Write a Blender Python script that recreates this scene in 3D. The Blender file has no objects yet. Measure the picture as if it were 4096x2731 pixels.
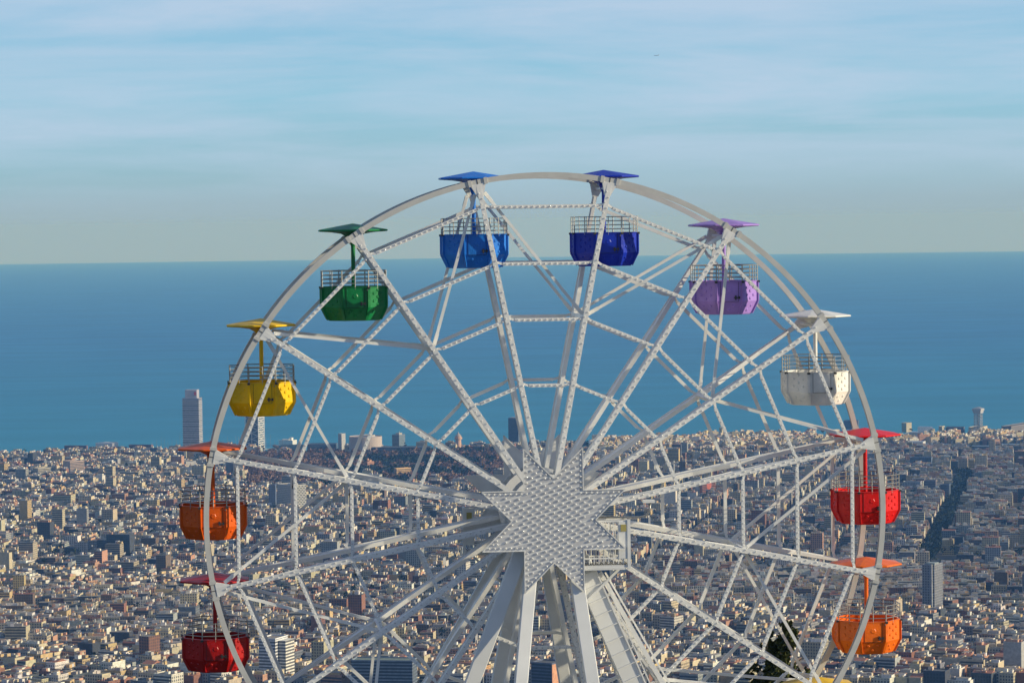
import bpy, math, random
import numpy as np
from mathutils import Vector, Matrix
R_ = math.radians
rng = random.Random(11)
scene = bpy.context.scene
COL = scene.collection

# ------------------------------------------------------------------ camera
CAMZ = 555.0
F_PX = 12417.0; PW, PH = 4096.0, 2731.0
PITCH = math.atan(488.5 / F_PX); ROLL = -0.0127
def cam_axes():
    f = Vector((0, math.cos(PITCH), -math.sin(PITCH))); r = Vector((1, 0, 0)); u = r.cross(f)
    return r*math.cos(ROLL) + u*math.sin(ROLL), -r*math.sin(ROLL) + u*math.cos(ROLL), f
CR, CU, CF = cam_axes()
cd = bpy.data.cameras.new('camera'); cam = bpy.data.objects.new('camera', cd); COL.objects.link(cam)
cd.sensor_width = 36.0; cd.lens = F_PX / PW * 36.0; cd.clip_start = 1.0; cd.clip_end = 250000.0
m = Matrix.Identity(4)
for i in range(3):
    m[i][0] = CR[i]; m[i][1] = CU[i]; m[i][2] = -CF[i]
m[2][3] = CAMZ
cam.matrix_world = m
scene.camera = cam

# ------------------------------------------------------------------ light
SUN_EL, SUN_AZ = 18.5, 100.5            # azimuth measured from the view direction (+Y) towards the right (+X)
world = bpy.data.worlds.new("World"); scene.world = world; world.use_nodes = True
wn = world.node_tree; wn.nodes.clear()
def N(nt, t, **k):
    n = nt.nodes.new(t)
    for a, b in k.items(): setattr(n, a, b)
    return n
wo = N(wn, 'ShaderNodeOutputWorld'); bg = N(wn, 'ShaderNodeBackground'); bg.inputs[1].default_value = 0.12
sky = N(wn, 'ShaderNodeTexSky'); sky.sky_type = 'NISHITA'; sky.sun_disc = False
sky.sun_elevation = R_(SUN_EL); sky.sun_rotation = R_(SUN_AZ); sky.altitude = 500
sky.air_density = 1.0; sky.dust_density = 0.6; sky.ozone_density = 3.0
# thin streaks of cirrus, fixed to directions in the sky
tc = N(wn, 'ShaderNodeTexCoord'); mp = N(wn, 'ShaderNodeMapping'); mp.inputs['Scale'].default_value = (5.0, 5.0, 46.0)
mp.inputs['Rotation'].default_value = (0, R_(1.6), 0)
nz = N(wn, 'ShaderNodeTexNoise'); nz.inputs['Scale'].default_value = 1.0; nz.inputs['Detail'].default_value = 10.0
nz.inputs['Roughness'].default_value = 0.60; nz.inputs['Distortion'].default_value = 0.35
rp = N(wn, 'ShaderNodeValToRGB'); rp.color_ramp.elements[0].position = 0.40; rp.color_ramp.elements[1].position = 0.62
mx = N(wn, 'ShaderNodeMix', data_type='RGBA')
mx.inputs[7].default_value = (4.3, 5.3, 6.6, 1)
ml = N(wn, 'ShaderNodeMath', operation='MULTIPLY'); ml.inputs[1].default_value = 0.72
L = wn.links.new
L(tc.outputs['Generated'], mp.inputs[0]); L(mp.outputs[0], nz.inputs['Vector']); L(nz.outputs['Fac'], rp.inputs[0])
L(rp.outputs[0], ml.inputs[0])
sz2 = N(wn, 'ShaderNodeSeparateXYZ'); L(tc.outputs['Generated'], sz2.inputs[0])
fd = N(wn, 'ShaderNodeMapRange'); fd.inputs[1].default_value = .0; fd.inputs[2].default_value = .03; L(sz2.outputs[2], fd.inputs[0])
m2 = N(wn, 'ShaderNodeMath', operation='MULTIPLY'); L(ml.outputs[0], m2.inputs[0]); L(fd.outputs[0], m2.inputs[1]); L(m2.outputs[0], mx.inputs[0]); 
sxz = N(wn, 'ShaderNodeSeparateXYZ'); L(tc.outputs['Generated'], sxz.inputs[0])
lowr = N(wn, 'ShaderNodeValToRGB'); cr_ = lowr.color_ramp          # colour of the clear low sky over the sea, by height
cr_.elements[0].position = 0.0; cr_.elements[0].color = (.345,.462,.515,1)
cr_.elements[1].position = 1.0; cr_.elements[1].color = (.30,.50,.72,1)
for p_, c_ in ((.03,(.335,.468,.535,1)),(.06,(.32,.495,.57,1)),(.10,(.32,.53,.63,1)),(.20,(.31,.57,.72,1)),(.34,(.29,.54,.74,1)),(.6,(.30,.50,.74,1))):
    e_ = cr_.elements.new(p_); e_.color = c_
zm = N(wn, 'ShaderNodeMath', operation='MULTIPLY'); zm.inputs[1].default_value = 5.0; L(sxz.outputs[2], zm.inputs[0]); L(zm.outputs[0], lowr.inputs[0])
lowb = N(wn, 'ShaderNodeVectorMath', operation='SCALE'); lowb.inputs['Scale'].default_value = 1/.12; L(lowr.outputs[0], lowb.inputs[0])
bl = N(wn, 'ShaderNodeMapRange'); bl.inputs[1].default_value = .075; bl.inputs[2].default_value = .14; L(sxz.outputs[2], bl.inputs[0])
m0 = N(wn, 'ShaderNodeMix', data_type='RGBA'); L(bl.outputs[0], m0.inputs[0]); L(lowb.outputs[0], m0.inputs[6]); L(sky.outputs[0], m0.inputs[7])
L(m0.outputs[2], mx.inputs[6])
up = N(wn, 'ShaderNodeVectorMath', operation='MULTIPLY'); up.inputs[1].default_value = (.20,.34,.66); L(sky.outputs[0], up.inputs[0]); L(up.outputs[0], m0.inputs[7]); L(mx.outputs[2], bg.inputs[0]); L(bg.outputs[0], wo.inputs[0])

sd = bpy.data.lights.new('sun', 'SUN'); sun = bpy.data.objects.new('sun', sd); COL.objects.link(sun)
sd.energy = 5.0; sd.angle = R_(0.5); sd.color = (1.0, 0.88, 0.63)
ts = Vector((math.cos(R_(SUN_EL))*math.sin(R_(SUN_AZ)), math.cos(R_(SUN_EL))*math.cos(R_(SUN_AZ)), math.sin(R_(SUN_EL))))
sun.rotation_euler = ts.to_track_quat('Z', 'Y').to_euler()
scene.view_settings.view_transform = 'Standard'; scene.view_settings.look = 'None'
scene.view_settings.gamma = 1.0; scene.view_settings.exposure = 0.0
scene.view_settings.use_curve_mapping = False
scene.render.engine = 'CYCLES'

# ------------------------------------------------------------------ helpers
def tag(o, label=None, cat=None, group=None, kind=None):
    if label: o['label'] = label
    if cat: o['category'] = cat
    if group: o['group'] = group
    if kind: o['kind'] = kind
    return o
def empty(name, loc, rz=0.0):
    o = bpy.data.objects.new(name, None); COL.objects.link(o); o.location = loc; o.rotation_euler = (0, 0, rz)
    o.empty_display_size = 0.5
    return o
class MB:
    def __init__(s): s.v = []; s.f = []
    def add(s, vs, fs):
        n = len(s.v); s.v += [tuple(p) for p in vs]; s.f += [tuple(n+i for i in f) for f in fs]; return s
    def hexa(s, c8):
        return s.add(c8, [(3,2,1,0),(4,5,6,7),(0,1,5,4),(1,2,6,5),(2,3,7,6),(3,0,4,7)])
    def box(s, x0, x1, y0, y1, z0, z1):
        return s.hexa([(x0,y0,z0),(x1,y0,z0),(x1,y1,z0),(x0,y1,z0),(x0,y0,z1),(x1,y0,z1),(x1,y1,z1),(x0,y1,z1)])
    def beam(s, p0, p1, a, b, ref=(0,1,0), a1=None, b1=None):
        """box from p0 to p1; b = size along ref, a = size across"""
        p0 = Vector(p0); p1 = Vector(p1); d = (p1-p0).normalized(); y = Vector(ref); y = (y - d*y.dot(d)).normalized(); x = y.cross(d)
        a1 = a if a1 is None else a1; b1 = b if b1 is None else b1
        q = []
        for p, A, B in ((p0, a, b), (p1, a1, b1)):
            q += [p-x*A/2-y*B/2, p+x*A/2-y*B/2, p+x*A/2+y*B/2, p-x*A/2+y*B/2]
        return s.hexa(q)
    def tube(s, pts, r, n=8, cap=True, r1=None):
        pts = [Vector(p) for p in pts]; k = len(pts); base = len(s.v); up = None
        for i, p in enumerate(pts):
            d = (pts[min(i+1, k-1)] - pts[max(i-1, 0)]).normalized()
            if up is None:
                up = Vector((0,0,1)) if abs(d.z) < .9 else Vector((1,0,0))
            x = up.cross(d).normalized(); y = d.cross(x); up = y
            rr = r if r1 is None else r + (r1-r)*i/(k-1)
            for j in range(n):
                a = 2*math.pi*j/n; s.v.append(tuple(p + x*math.cos(a)*rr + y*math.sin(a)*rr))
        for i in range(k-1):
            for j in range(n):
                a = base+i*n+j; b = base+i*n+(j+1)%n
                s.f.append((a, b, b+n, a+n))
        if cap:
            s.f.append(tuple(base+j for j in reversed(range(n)))); s.f.append(tuple(base+(k-1)*n+j for j in range(n)))
        return s
    def ball(s, c, r, n=6, m_=4):
        base = len(s.v); c = Vector(c)
        s.v.append(tuple(c+Vector((0,0,r))))
        for i in range(1, m_):
            t = math.pi*i/m_
            for j in range(n):
                a = 2*math.pi*j/n; s.v.append((c.x+r*math.sin(t)*math.cos(a), c.y+r*math.sin(t)*math.sin(a), c.z+r*math.cos(t)))
        s.v.append(tuple(c-Vector((0,0,r)))); last = len(s.v)-1
        for j in range(n):
            s.f.append((base, base+1+j, base+1+(j+1)%n)); s.f.append((last, last-n+(j+1)%n, last-n+j))
        for i in range(m_-2):
            for j in range(n):
                a = base+1+i*n+j; b = base+1+i*n+(j+1)%n; s.f.append((a, a+n, b+n, b))
        return s
    def rings(s, rs, closed_bottom=True, closed_top=True):
        """rs: list of rings (equal number of points)"""
        base = len(s.v); n = len(rs[0])
        for r in rs: s.v += [tuple(p) for p in r]
        for i in range(len(rs)-1):
            for j in range(n):
                a = base+i*n+j; b = base+i*n+(j+1)%n; s.f.append((a, b, b+n, a+n))
        if closed_bottom: s.f.append(tuple(base+j for j in reversed(range(n))))
        if closed_top: s.f.append(tuple(base+(len(rs)-1)*n+j for j in range(n)))
        return s
    def mesh(s, name):
        me = bpy.data.meshes.new(name); me.from_pydata(s.v, [], s.f); me.validate(); me.update(); return me
    def build(s, name, mat, parent=None, smooth=False, bevel=0):
        me = s.mesh(name); me.materials.append(mat)
        if smooth: me.polygons.foreach_set('use_smooth', [True]*len(me.polygons))
        o = bpy.data.objects.new(name, me); COL.objects.link(o)
        if parent: o.parent = parent
        if bevel:
            b = o.modifiers.new('bevel', 'BEVEL'); b.width = bevel; b.segments = 2; b.limit_method = 'ANGLE'; b.angle_limit = R_(35)
        return o

def pmat(name, col, rough=0.5, metal=0.0, bump=0.0, bscale=20.0, var=0.0, vscale=3.0, spec=0.5, coat=0.0):
    mt = bpy.data.materials.new(name); mt.use_nodes = True; nt = mt.node_tree; b = nt.nodes['Principled BSDF']
    b.inputs['Base Color'].default_value = (*col, 1); b.inputs['Roughness'].default_value = rough; b.inputs['Metallic'].default_value = metal
    b.inputs['Specular IOR Level'].default_value = spec; b.inputs['Coat Weight'].default_value = coat
    t = N(nt, 'ShaderNodeTexCoord')
    if var > 0:
        n = N(nt, 'ShaderNodeTexNoise'); n.inputs['Scale'].default_value = vscale; n.inputs['Detail'].default_value = 6
        nt.links.new(t.outputs['Object'], n.inputs['Vector'])
        mr = N(nt, 'ShaderNodeMapRange'); mr.inputs[1].default_value = .3; mr.inputs[2].default_value = .7
        mr.inputs[3].default_value = 1-var; mr.inputs[4].default_value = 1+var*.35
        hv = N(nt, 'ShaderNodeHueSaturation'); hv.inputs['Color'].default_value = (*col, 1)
        nt.links.new(n.outputs['Fac'], mr.inputs[0]); nt.links.new(mr.outputs[0], hv.inputs['Value']); nt.links.new(hv.outputs[0], b.inputs['Base Color'])
    if bump > 0:
        n = N(nt, 'ShaderNodeTexNoise'); n.inputs['Scale'].default_value = bscale; n.inputs['Detail'].default_value = 4
        bp = N(nt, 'ShaderNodeBump'); bp.inputs['Strength'].default_value = bump; bp.inputs['Distance'].default_value = .03
        nt.links.new(t.outputs['Object'], n.inputs['Vector']); nt.links.new(n.outputs['Fac'], bp.inputs['Height']); nt.links.new(bp.outputs[0], b.inputs['Normal'])
    return mt

def facade_mat(name):
    """wall colour from face attribute 'col'; windows from UV in metres; style from face attribute 'sty'"""
    mt = bpy.data.materials.new(name); mt.use_nodes = True; nt = mt.node_tree; b = nt.nodes['Principled BSDF']; l = nt.links.new
    ac = N(nt, 'ShaderNodeAttribute', attribute_name='col'); asty = N(nt, 'ShaderNodeAttribute', attribute_name='sty')
    uv = N(nt, 'ShaderNodeUVMap', uv_map='UVMap'); sx = N(nt, 'ShaderNodeSeparateXYZ'); l(uv.outputs[0], sx.inputs[0])
    def M(op, a, c=None, d=None):
        n = N(nt, 'ShaderNodeMath', operation=op)
        for i, q in enumerate((a, c, d)):
            if q is None: continue
            if isinstance(q, (int, float)): n.inputs[i].default_value = q
            else: l(q, n.inputs[i])
        return n.outputs[0]
    fu = M('FRACT', M('DIVIDE', sx.outputs[0], 3.1)); fv = M('FRACT', M('DIVIDE', sx.outputs[1], 3.2))
    inu = M('MULTIPLY', M('GREATER_THAN', fu, .24), M('LESS_THAN', fu, .78)); inv = M('MULTIPLY', M('GREATER_THAN', fv, .22), M('LESS_THAN', fv, .84))
    win = M('MULTIPLY', inu, inv)
    rib = M('MULTIPLY', M('GREATER_THAN', fv, .42), M('LESS_THAN', fv, .98))
    s1 = M('COMPARE', asty.outputs['Fac'], 1.0, .3); s2 = M('COMPARE', asty.outputs['Fac'], 2.0, .3); s3 = M('COMPARE', asty.outputs['Fac'], 3.0, .3)
    # style 3: staggered glass panels, one in two
    row = M('MODULO', M('FLOOR', M('DIVIDE', sx.outputs[1], 3.2)), 2.0)
    ck = M('GREATER_THAN', M('FRACT', M('ADD', M('DIVIDE', sx.outputs[0], 7.0), M('MULTIPLY', row, .5))), .45)
    mask = M('ADD', M('ADD', M('MULTIPLY', win, s1), M('MULTIPLY', rib, s2)), M('MULTIPLY', M('MULTIPLY', ck, inv), s3))
    mask = M('MINIMUM', mask, 1.0)
    nz = N(nt, 'ShaderNodeTexNoise'); nz.inputs['Scale'].default_value = .35; nz.inputs['Detail'].default_value = 5
    g = N(nt, 'ShaderNodeNewGeometry'); l(g.outputs['Position'], nz.inputs['Vector'])
    mr = N(nt, 'ShaderNodeMapRange'); mr.inputs[1].default_value = .3; mr.inputs[2].default_value = .7; mr.inputs[3].default_value = .72; mr.inputs[4].default_value = 1.08
    l(nz.outputs['Fac'], mr.inputs[0])
    hv = N(nt, 'ShaderNodeHueSaturation'); l(ac.outputs['Color'], hv.inputs['Color']); l(mr.outputs[0], hv.inputs['Value'])
    mxn = N(nt, 'ShaderNodeMix', data_type='RGBA'); l(M('MULTIPLY', mask, .85), mxn.inputs[0]); l(hv.outputs[0], mxn.inputs[6]); mxn.inputs[7].default_value = (.03, .035, .045, 1)
    l(mxn.outputs[2], b.inputs['Base Color'])
    l(M('SUBTRACT', .9, M('MULTIPLY', mask, .6)), b.inputs['Roughness']); b.inputs['Specular IOR Level'].default_value = .3
    return mt

FACADE = facade_mat('facade_paint')
MW = pmat('white_enamel_steel', (.84, .83, .79), .38, 0, 0, 1, .10, 2.5)
MRIM = pmat('grey_painted_rim', (.60, .59, .55), .42, .0, 0, 1, .12, 2.0)
MLEG = pmat('leg_white_paint', (.80, .80, .77), .45, 0, 0, 1, .08, 1.2)
MGALV = pmat('galvanised_tube', (.34, .34, .33), .35, .6)
MDARK = pmat('dark_steel', (.06, .06, .06), .5, .3)
def bulb_mat():
    mt = pmat('glass_bulb', (.90, .90, .88), .15, 0, 0, 1, 0, 1, .8, 1.0); nt = mt.node_tree
    tr_ = N(nt, 'ShaderNodeBsdfTransparent'); mx_ = N(nt, 'ShaderNodeMixShader'); mx_.inputs[0].default_value = .48
    nt.links.new(nt.nodes['Principled BSDF'].outputs[0], mx_.inputs[1]); nt.links.new(tr_.outputs[0], mx_.inputs[2]); nt.links.new(mx_.outputs[0], nt.nodes['Material Output'].inputs[0])
    return mt
MBULB = bulb_mat()
_unused = lambda: pmat('glass_bulb', (.88, .88, .86), .2, 0, 0, 1, 0, 1, 1.0, 1.0)
# star sheet: brushed grey metal with a pattern of thin paler diagonal cable lines
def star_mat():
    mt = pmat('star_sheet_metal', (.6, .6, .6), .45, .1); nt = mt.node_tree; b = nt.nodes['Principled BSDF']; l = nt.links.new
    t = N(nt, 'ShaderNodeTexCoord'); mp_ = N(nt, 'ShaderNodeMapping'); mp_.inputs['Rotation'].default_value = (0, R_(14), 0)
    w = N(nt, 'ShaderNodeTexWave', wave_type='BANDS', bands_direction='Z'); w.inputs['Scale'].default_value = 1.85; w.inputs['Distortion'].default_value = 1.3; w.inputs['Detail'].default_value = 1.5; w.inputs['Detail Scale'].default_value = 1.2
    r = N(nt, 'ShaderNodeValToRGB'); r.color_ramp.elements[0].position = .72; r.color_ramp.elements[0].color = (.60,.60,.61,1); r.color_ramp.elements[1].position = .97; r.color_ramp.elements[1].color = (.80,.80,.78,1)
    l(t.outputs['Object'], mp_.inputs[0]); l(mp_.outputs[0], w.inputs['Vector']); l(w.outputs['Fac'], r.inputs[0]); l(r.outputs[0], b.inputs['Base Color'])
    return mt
MSTAR = star_mat()

# ------------------------------------------------------------------ terrain, sea, haze
RE = 7.4e6
def coast(x):      # distance of the shore along Y for a given X
    xs = [-6000, -1500, -1250, -700, -300, 0, 250, 560, 760, 1400, 3000, 6000]
    ys = [7150, 7350, 7420, 7500, 7500, 7490, 7550, 7650, 7740, 7900, 8200, 8500]
    return float(np.interp(x, xs, ys))
HY = [-400, -60, 135, 250, 400, 700, 1000, 1500, 2000, 2600, 3100, 3800, 4700, 5600, 6500, 7200, 9500]
HZ = [540, 533, 532, 504, 470, 415, 362, 275, 195, 120, 78, 58, 40, 24, 11, 4, 3]
def ground_h(x, y):
    return float(np.interp(y, HY, HZ)) - (x*x+y*y)/(2*RE)
def pix_ray(px, py):      # 2352-wide picture coordinates used when measuring the photograph
    px *= PW/2352; py *= PW/2352
    return CF + CR*((px-PW/2)/F_PX) - CU*((py-PH/2)/F_PX)
def on_ground(px, py):
    d = pix_ray(px, py); t = 3000.0
    for _ in range(60):
        h = ground_h(d.x*t, d.y*t); t = .5*t + .5*(CAMZ-h)/(-d.z)
    return Vector((d.x*t, d.y*t, ground_h(d.x*t, d.y*t)))
PXM = F_PX/PW*2352       # picture pixels (2352 wide) per metre at 1 m

def land():
    xs = np.linspace(-5200, 5200, 105); ts_ = np.linspace(0, 1, 90)
    v = []; f = []
    for x in xs:
        c = coast(x)
        for t in ts_:
            y = -350 + (c+350)*t; v.append((x, y, ground_h(x, y)))
        v.append((x, c+2, -(x*x+c*c)/(2*RE)-6))
    n = len(ts_)+1
    for i in range(len(xs)-1):
        for j in range(n-1): f.append((i*n+j, (i+1)*n+j, (i+1)*n+j+1, i*n+j+1))
    mb = MB(); mb.v = v; mb.f = f
    mt = pmat('asphalt_and_courtyards', (.075, .075, .07), .95, 0, 0, 1, .5, .02)
    return tag(mb.build('ground', mt), kind='structure')
land()
def sea():
    rs = [2500, 5000] + list(np.linspace(6500, 16000, 24)) + list(np.linspace(18000, 92000, 75)); an = np.radians(np.linspace(-42, 42, 43))
    v = []; f = []
    for r in rs:
        for a in an: v.append((r*math.sin(a), r*math.cos(a), -r*r/(2*RE)))
    n = len(an)
    for i in range(len(rs)-1):
        for j in range(n-1): f.append((i*n+j, i*n+j+1, (i+1)*n+j+1, (i+1)*n+j))
    mb = MB(); mb.v = v; mb.f = f
    mt = bpy.data.materials.new('sea_water'); mt.use_nodes = True; nt = mt.node_tree; b = nt.nodes['Principled BSDF']; l = nt.links.new
    g = N(nt, 'ShaderNodeNewGeometry')
    mp_ = N(nt, 'ShaderNodeMapping'); mp_.inputs['Scale'].default_value = (.0011, .0040, 0); mp_.inputs['Rotation'].default_value = (0,0,R_(-6))
    n1 = N(nt, 'ShaderNodeTexNoise'); n1.inputs['Scale'].default_value = 1.0; n1.inputs['Detail'].default_value = 8; n1.inputs['Roughness'].default_value = .62
    r = N(nt, 'ShaderNodeValToRGB'); r.color_ramp.elements[0].position = .41; r.color_ramp.elements[0].color = (.006,.125,.31,1); r.color_ramp.elements[1].position = .60; r.color_ramp.elements[1].color = (.018,.195,.42,1)
    l(g.outputs['Position'], mp_.inputs[0]); l(mp_.outputs[0], n1.inputs['Vector']); l(n1.outputs['Fac'], r.inputs[0])
    sp = N(nt, 'ShaderNodeSeparateXYZ'); l(g.outputs['Position'], sp.inputs[0])          # paler, greener shallow water off the shore
    sh = N(nt, 'ShaderNodeMapRange'); sh.inputs[1].default_value = 7300; sh.inputs[2].default_value = 15000; sh.inputs[3].default_value = .55; sh.inputs[4].default_value = 0; l(sp.outputs[1], sh.inputs[0])
    sm_ = N(nt, 'ShaderNodeMix', data_type='RGBA'); l(sh.outputs[0], sm_.inputs[0]); l(r.outputs[0], sm_.inputs[6]); sm_.inputs[7].default_value = (.02,.27,.36,1); l(sm_.outputs[2], b.inputs['Base Color'])
    b.inputs['Roughness'].default_value = .55; b.inputs['Specular IOR Level'].default_value = .25
    return tag(mb.build('water', mt, smooth=True), kind='structure')
sea()
def haze():
    mb = MB().box(-90000, 90000, -3000, 96000, -700, 572)
    mt = bpy.data.materials.new('air'); mt.use_nodes = True; nt = mt.node_tree; nt.nodes.remove(nt.nodes['Principled BSDF'])
    pv = N(nt, 'ShaderNodeVolumePrincipled'); pv.inputs['Density'].default_value = 3.8e-5; pv.inputs['Color'].default_value = (.17, .45, 1.0, 1); pv.inputs['Absorption Color'].default_value = (.82, .87, 1, 1)
    pv.inputs['Anisotropy'].default_value = .0
    nt.links.new(pv.outputs[0], nt.nodes['Material Output'].inputs['Volume'])
    return tag(mb.build('haze', mt), kind='stuff', label='pale blue haze over the city and the sea', cat='haze')
haze()

# ------------------------------------------------------------------ ferris wheel
RW = 10.0; TR = 2.9                       # rim radius; outer faces of the two rims
HUB = Vector((1.005, 90.916, CAMZ-8.714)); YAW = R_(5.776)
wheel = empty('ferris_wheel', HUB, YAW)
tag(wheel, 'white Ferris wheel with two rims, bulb-studded spokes and a starred hub above the city', 'ferris wheel')
def P(r, a, t): return Vector((r*math.cos(a), t, r*math.sin(a)))
PHI = [R_(11.3+22.5*k) for k in range(-8, 8)]
def tfront(r): return -.35*(1-r/RW)
def trear(r): return TR + .35*(1-r/RW)
def dfront(r): return .60*float(np.interp(r, [1.2, 3, 5, 5.95, 6.6, 8, 10], [1.0, .65, .75, .95, .85, .30, .13]))
def drear(r): return .60*float(np.interp(r, [1.2, 3, 5, 5.95, 6.6, 8, 10], [1.2, 1.15, .85, 1.05, 1.0, .40, .13]))
bulbs = []
RS = [.8, 1.6, 2.4, 3.2, 4.0, 4.8, 5.4, 5.95, 6.6, 7.4, 8.2, 9.1, 9.93]
for k, a in enumerate(PHI):
    for side in (0, 1):
        mb = MB(); er = P(1, a, 0); et = P(1, a+math.pi/2, 0)
        # web plate tapering in depth
        lo = []; hi = []; rr_ = RS
        prof = []
        for r in rr_:
            if side == 0: y0, y1 = tfront(r)+.03, tfront(r)+dfront(r)
            else: y1, y0 = trear(r)-.03, trear(r)-drear(r)
            w = .042
            prof.append([er*r + et*w + Vector((0,y0,0)), er*r - et*w + Vector((0,y0,0)), er*r - et*w + Vector((0,y1,0)), er*r + et*w + Vector((0,y1,0))])
        mb.rings(prof)
        # outer flange that carries the bulbs
        fl = []
        for r in rr_:
            y0 = tfront(r)-.03 if side == 0 else trear(r)-.03
            w = .070
            fl.append([er*r + et*w + Vector((0,y0,0)), er*r - et*w + Vector((0,y0,0)), er*r - et*w + Vector((0,y0+.05,0)), er*r + et*w + Vector((0,y0+.05,0))])
        mb.rings(fl)
        fl = []
        for r in rr_:            # inner flange
            y0 = tfront(r)+dfront(r) if side == 0 else trear(r)-drear(r)-.02
            w = .030+.032*min(1, (RW-r)/2.5)
            fl.append([er*r + et*w + Vector((0,y0,0)), er*r - et*w + Vector((0,y0,0)), er*r - et*w + Vector((0,y0+.02,0)), er*r + et*w + Vector((0,y0+.02,0))])
        mb.rings(fl)
        # bolted sleeve and gusset under the rim
        yy = tfront(9.8)+.05 if side == 0 else trear(9.8)-.05
        g = MB(); c = er*9.90 + Vector((0,yy,0))
        q = []
        for y in (yy-.075, yy+.075):
            q += [er*9.94+et*.23+Vector((0,y,0)), er*9.94-et*.23+Vector((0,y,0)), er*9.55-et*.085+Vector((0,y,0)), er*9.55+et*.085+Vector((0,y,0))]
        mb.hexa(q)
        mb.build('spoke', MW, wheel)
        r = 1.75
        i = 0
        while r < 9.75:
            off = .034 if i % 2 else -.034
            yb = tfront(r)-.038 if side == 0 else trear(r)+.030
            bulbs.append((P(r, a, yb)+et*off, .026)); r += .155; i += 1
RING = [9.3, 7.6, 5.93, 3.97]; BARS = {}
for ri, rg in enumerate(RING):
    for side in (0, 1):
        for k in range(16):
            a0, a1 = PHI[k], PHI[(k+1) % 16]
            y = tfront(rg)+.03 if side == 0 else trear(rg)-.03
            p0, p1 = P(rg, a0, y), P(rg, a1, y); d = (p1-p0).normalized(); nrm = Vector((-d.z, 0, d.x))
            s = MB(); L_ = (p1-p0).length
            i0 = p0 + d*.24; i1 = p1 - d*.24; off = nrm*(.045)
            s.beam(p0+d*.07, i0+off, .075, .05); s.beam(p1-d*.07, i1+off, .075, .05)
            s.beam(i0+off, i1+off, .10, .09)
            o_rb = s.build('ring_bar', MW, wheel)
            if side == 0: BARS[(ri, k)] = o_rb
            n = int(L_/.158); 
            for q in range(1, n):
                pt = p0 + d*(L_*q/n) + off; pt.y += -.052 if side == 0 else .052
                bulbs.append((pt, .027))
rc_ = random.Random(4)
for ri, rg in enumerate(RING):               # short slack cable loops beside the joints
    for k in range(16):
        if rc_.random() < .25: continue
        a = PHI[k]+R_(rc_.uniform(1.6, 2.6))*6/rg; p = P(rg-.03, a, tfront(rg)+.06); q = P(rg-.03, a+R_(1.6)*6/rg, tfront(rg)+.06)
        mid = (p+q)/2 + Vector((0,0,-rc_.uniform(.10,.17))); MB().tube([p, p.lerp(mid,.6)+Vector((0,0,-.04)), mid, q.lerp(mid,.6)+Vector((0,0,-.04)), q], .009, 4).build('cable_loop', MDARK, BARS[(ri, k)])
for k in range(16):                          # diagonal braces, on every second spoke
    if (k % 2) != 0: continue                # k-8 even: red, violet, light blue, yellow, ...
    for nb in (-1, 1):
        for side in (0, 1):
            fn = (lambda r: tfront(r)+.16) if side == 0 else (lambda r: trear(r)-.16)
            o_ = R_(1.0)*nb
            p0 = P(9.62, PHI[k]+o_, fn(9.6)); p1 = P(6.05, PHI[(k+nb) % 16]-R_(1.1)*nb, fn(6.0)+(.25 if side == 0 else -.25))
            s = MB().beam(p0, p1, .085, .085); dd = (p1-p0).normalized()
            s.beam(p1-dd*.32, p1+dd*.05, .11, .05); s.beam(p0+dd*.3, p0-dd*.05, .11, .05)
            s.build('diagonal_brace', MW, wheel)
for k in range(16):                          # spreaders between the two planes
    MB().beam(P(9.78, PHI[k], .1), P(9.78, PHI[k], TR-.1), .07, .07, ref=P(1, PHI[k], 0)).build('spreader', MW, wheel)
    if k % 2: MB().beam(P(5.93, PHI[k], tfront(6)+.1), P(5.93, PHI[k], trear(6)-.1), .12, .12, ref=P(1, PHI[k], 0)).build('spreader', MW, wheel)
for side in (0, 1):                          # rims: open channel = band + two flanges
    s = MB(); n = 192
    y0 = -.02 if side == 0 else TR-.30; y1 = y0+.32
    def sect(a):
        ro, rn = 10.078, 9.922
        return [P(ro, a, y0), P(ro, a, y1), P(rn+.03, a, y1), P(rn+.03, a, y1-.03), P(ro-.03, a, y1-.03), P(ro-.03, a, y0+.03), P(rn, a, y0+.03), P(rn, a, y0)]
    base = 0
    for i in range(n):
        s.v += [tuple(p) for p in sect(2*math.pi*i/n)]
    for i in range(n):
        for j in range(8):
            a = i*8+j; b = i*8+(j+1) % 8; c = ((i+1) % n)*8; s.f.append((a, c+j, c+(j+1) % 8, b))
    rim = s.build('rim', MRIM, wheel)
    for k in range(16):                      # splice plates at each joint
        for o_ in (-1.35, 1.35):
            a = PHI[k]+R_(o_); MB().beam(P(9.90, a, y0-.012), P(10.10, a, y0-.012), .10, .03).build('splice_plate', MRIM, rim)
        MB().beam(P(9.91, PHI[k]+R_(.05), y0-.004), P(10.088, PHI[k]+R_(.05), y0-.004), .018, .01).build('joint_gap', MDARK, wheel)
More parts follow.
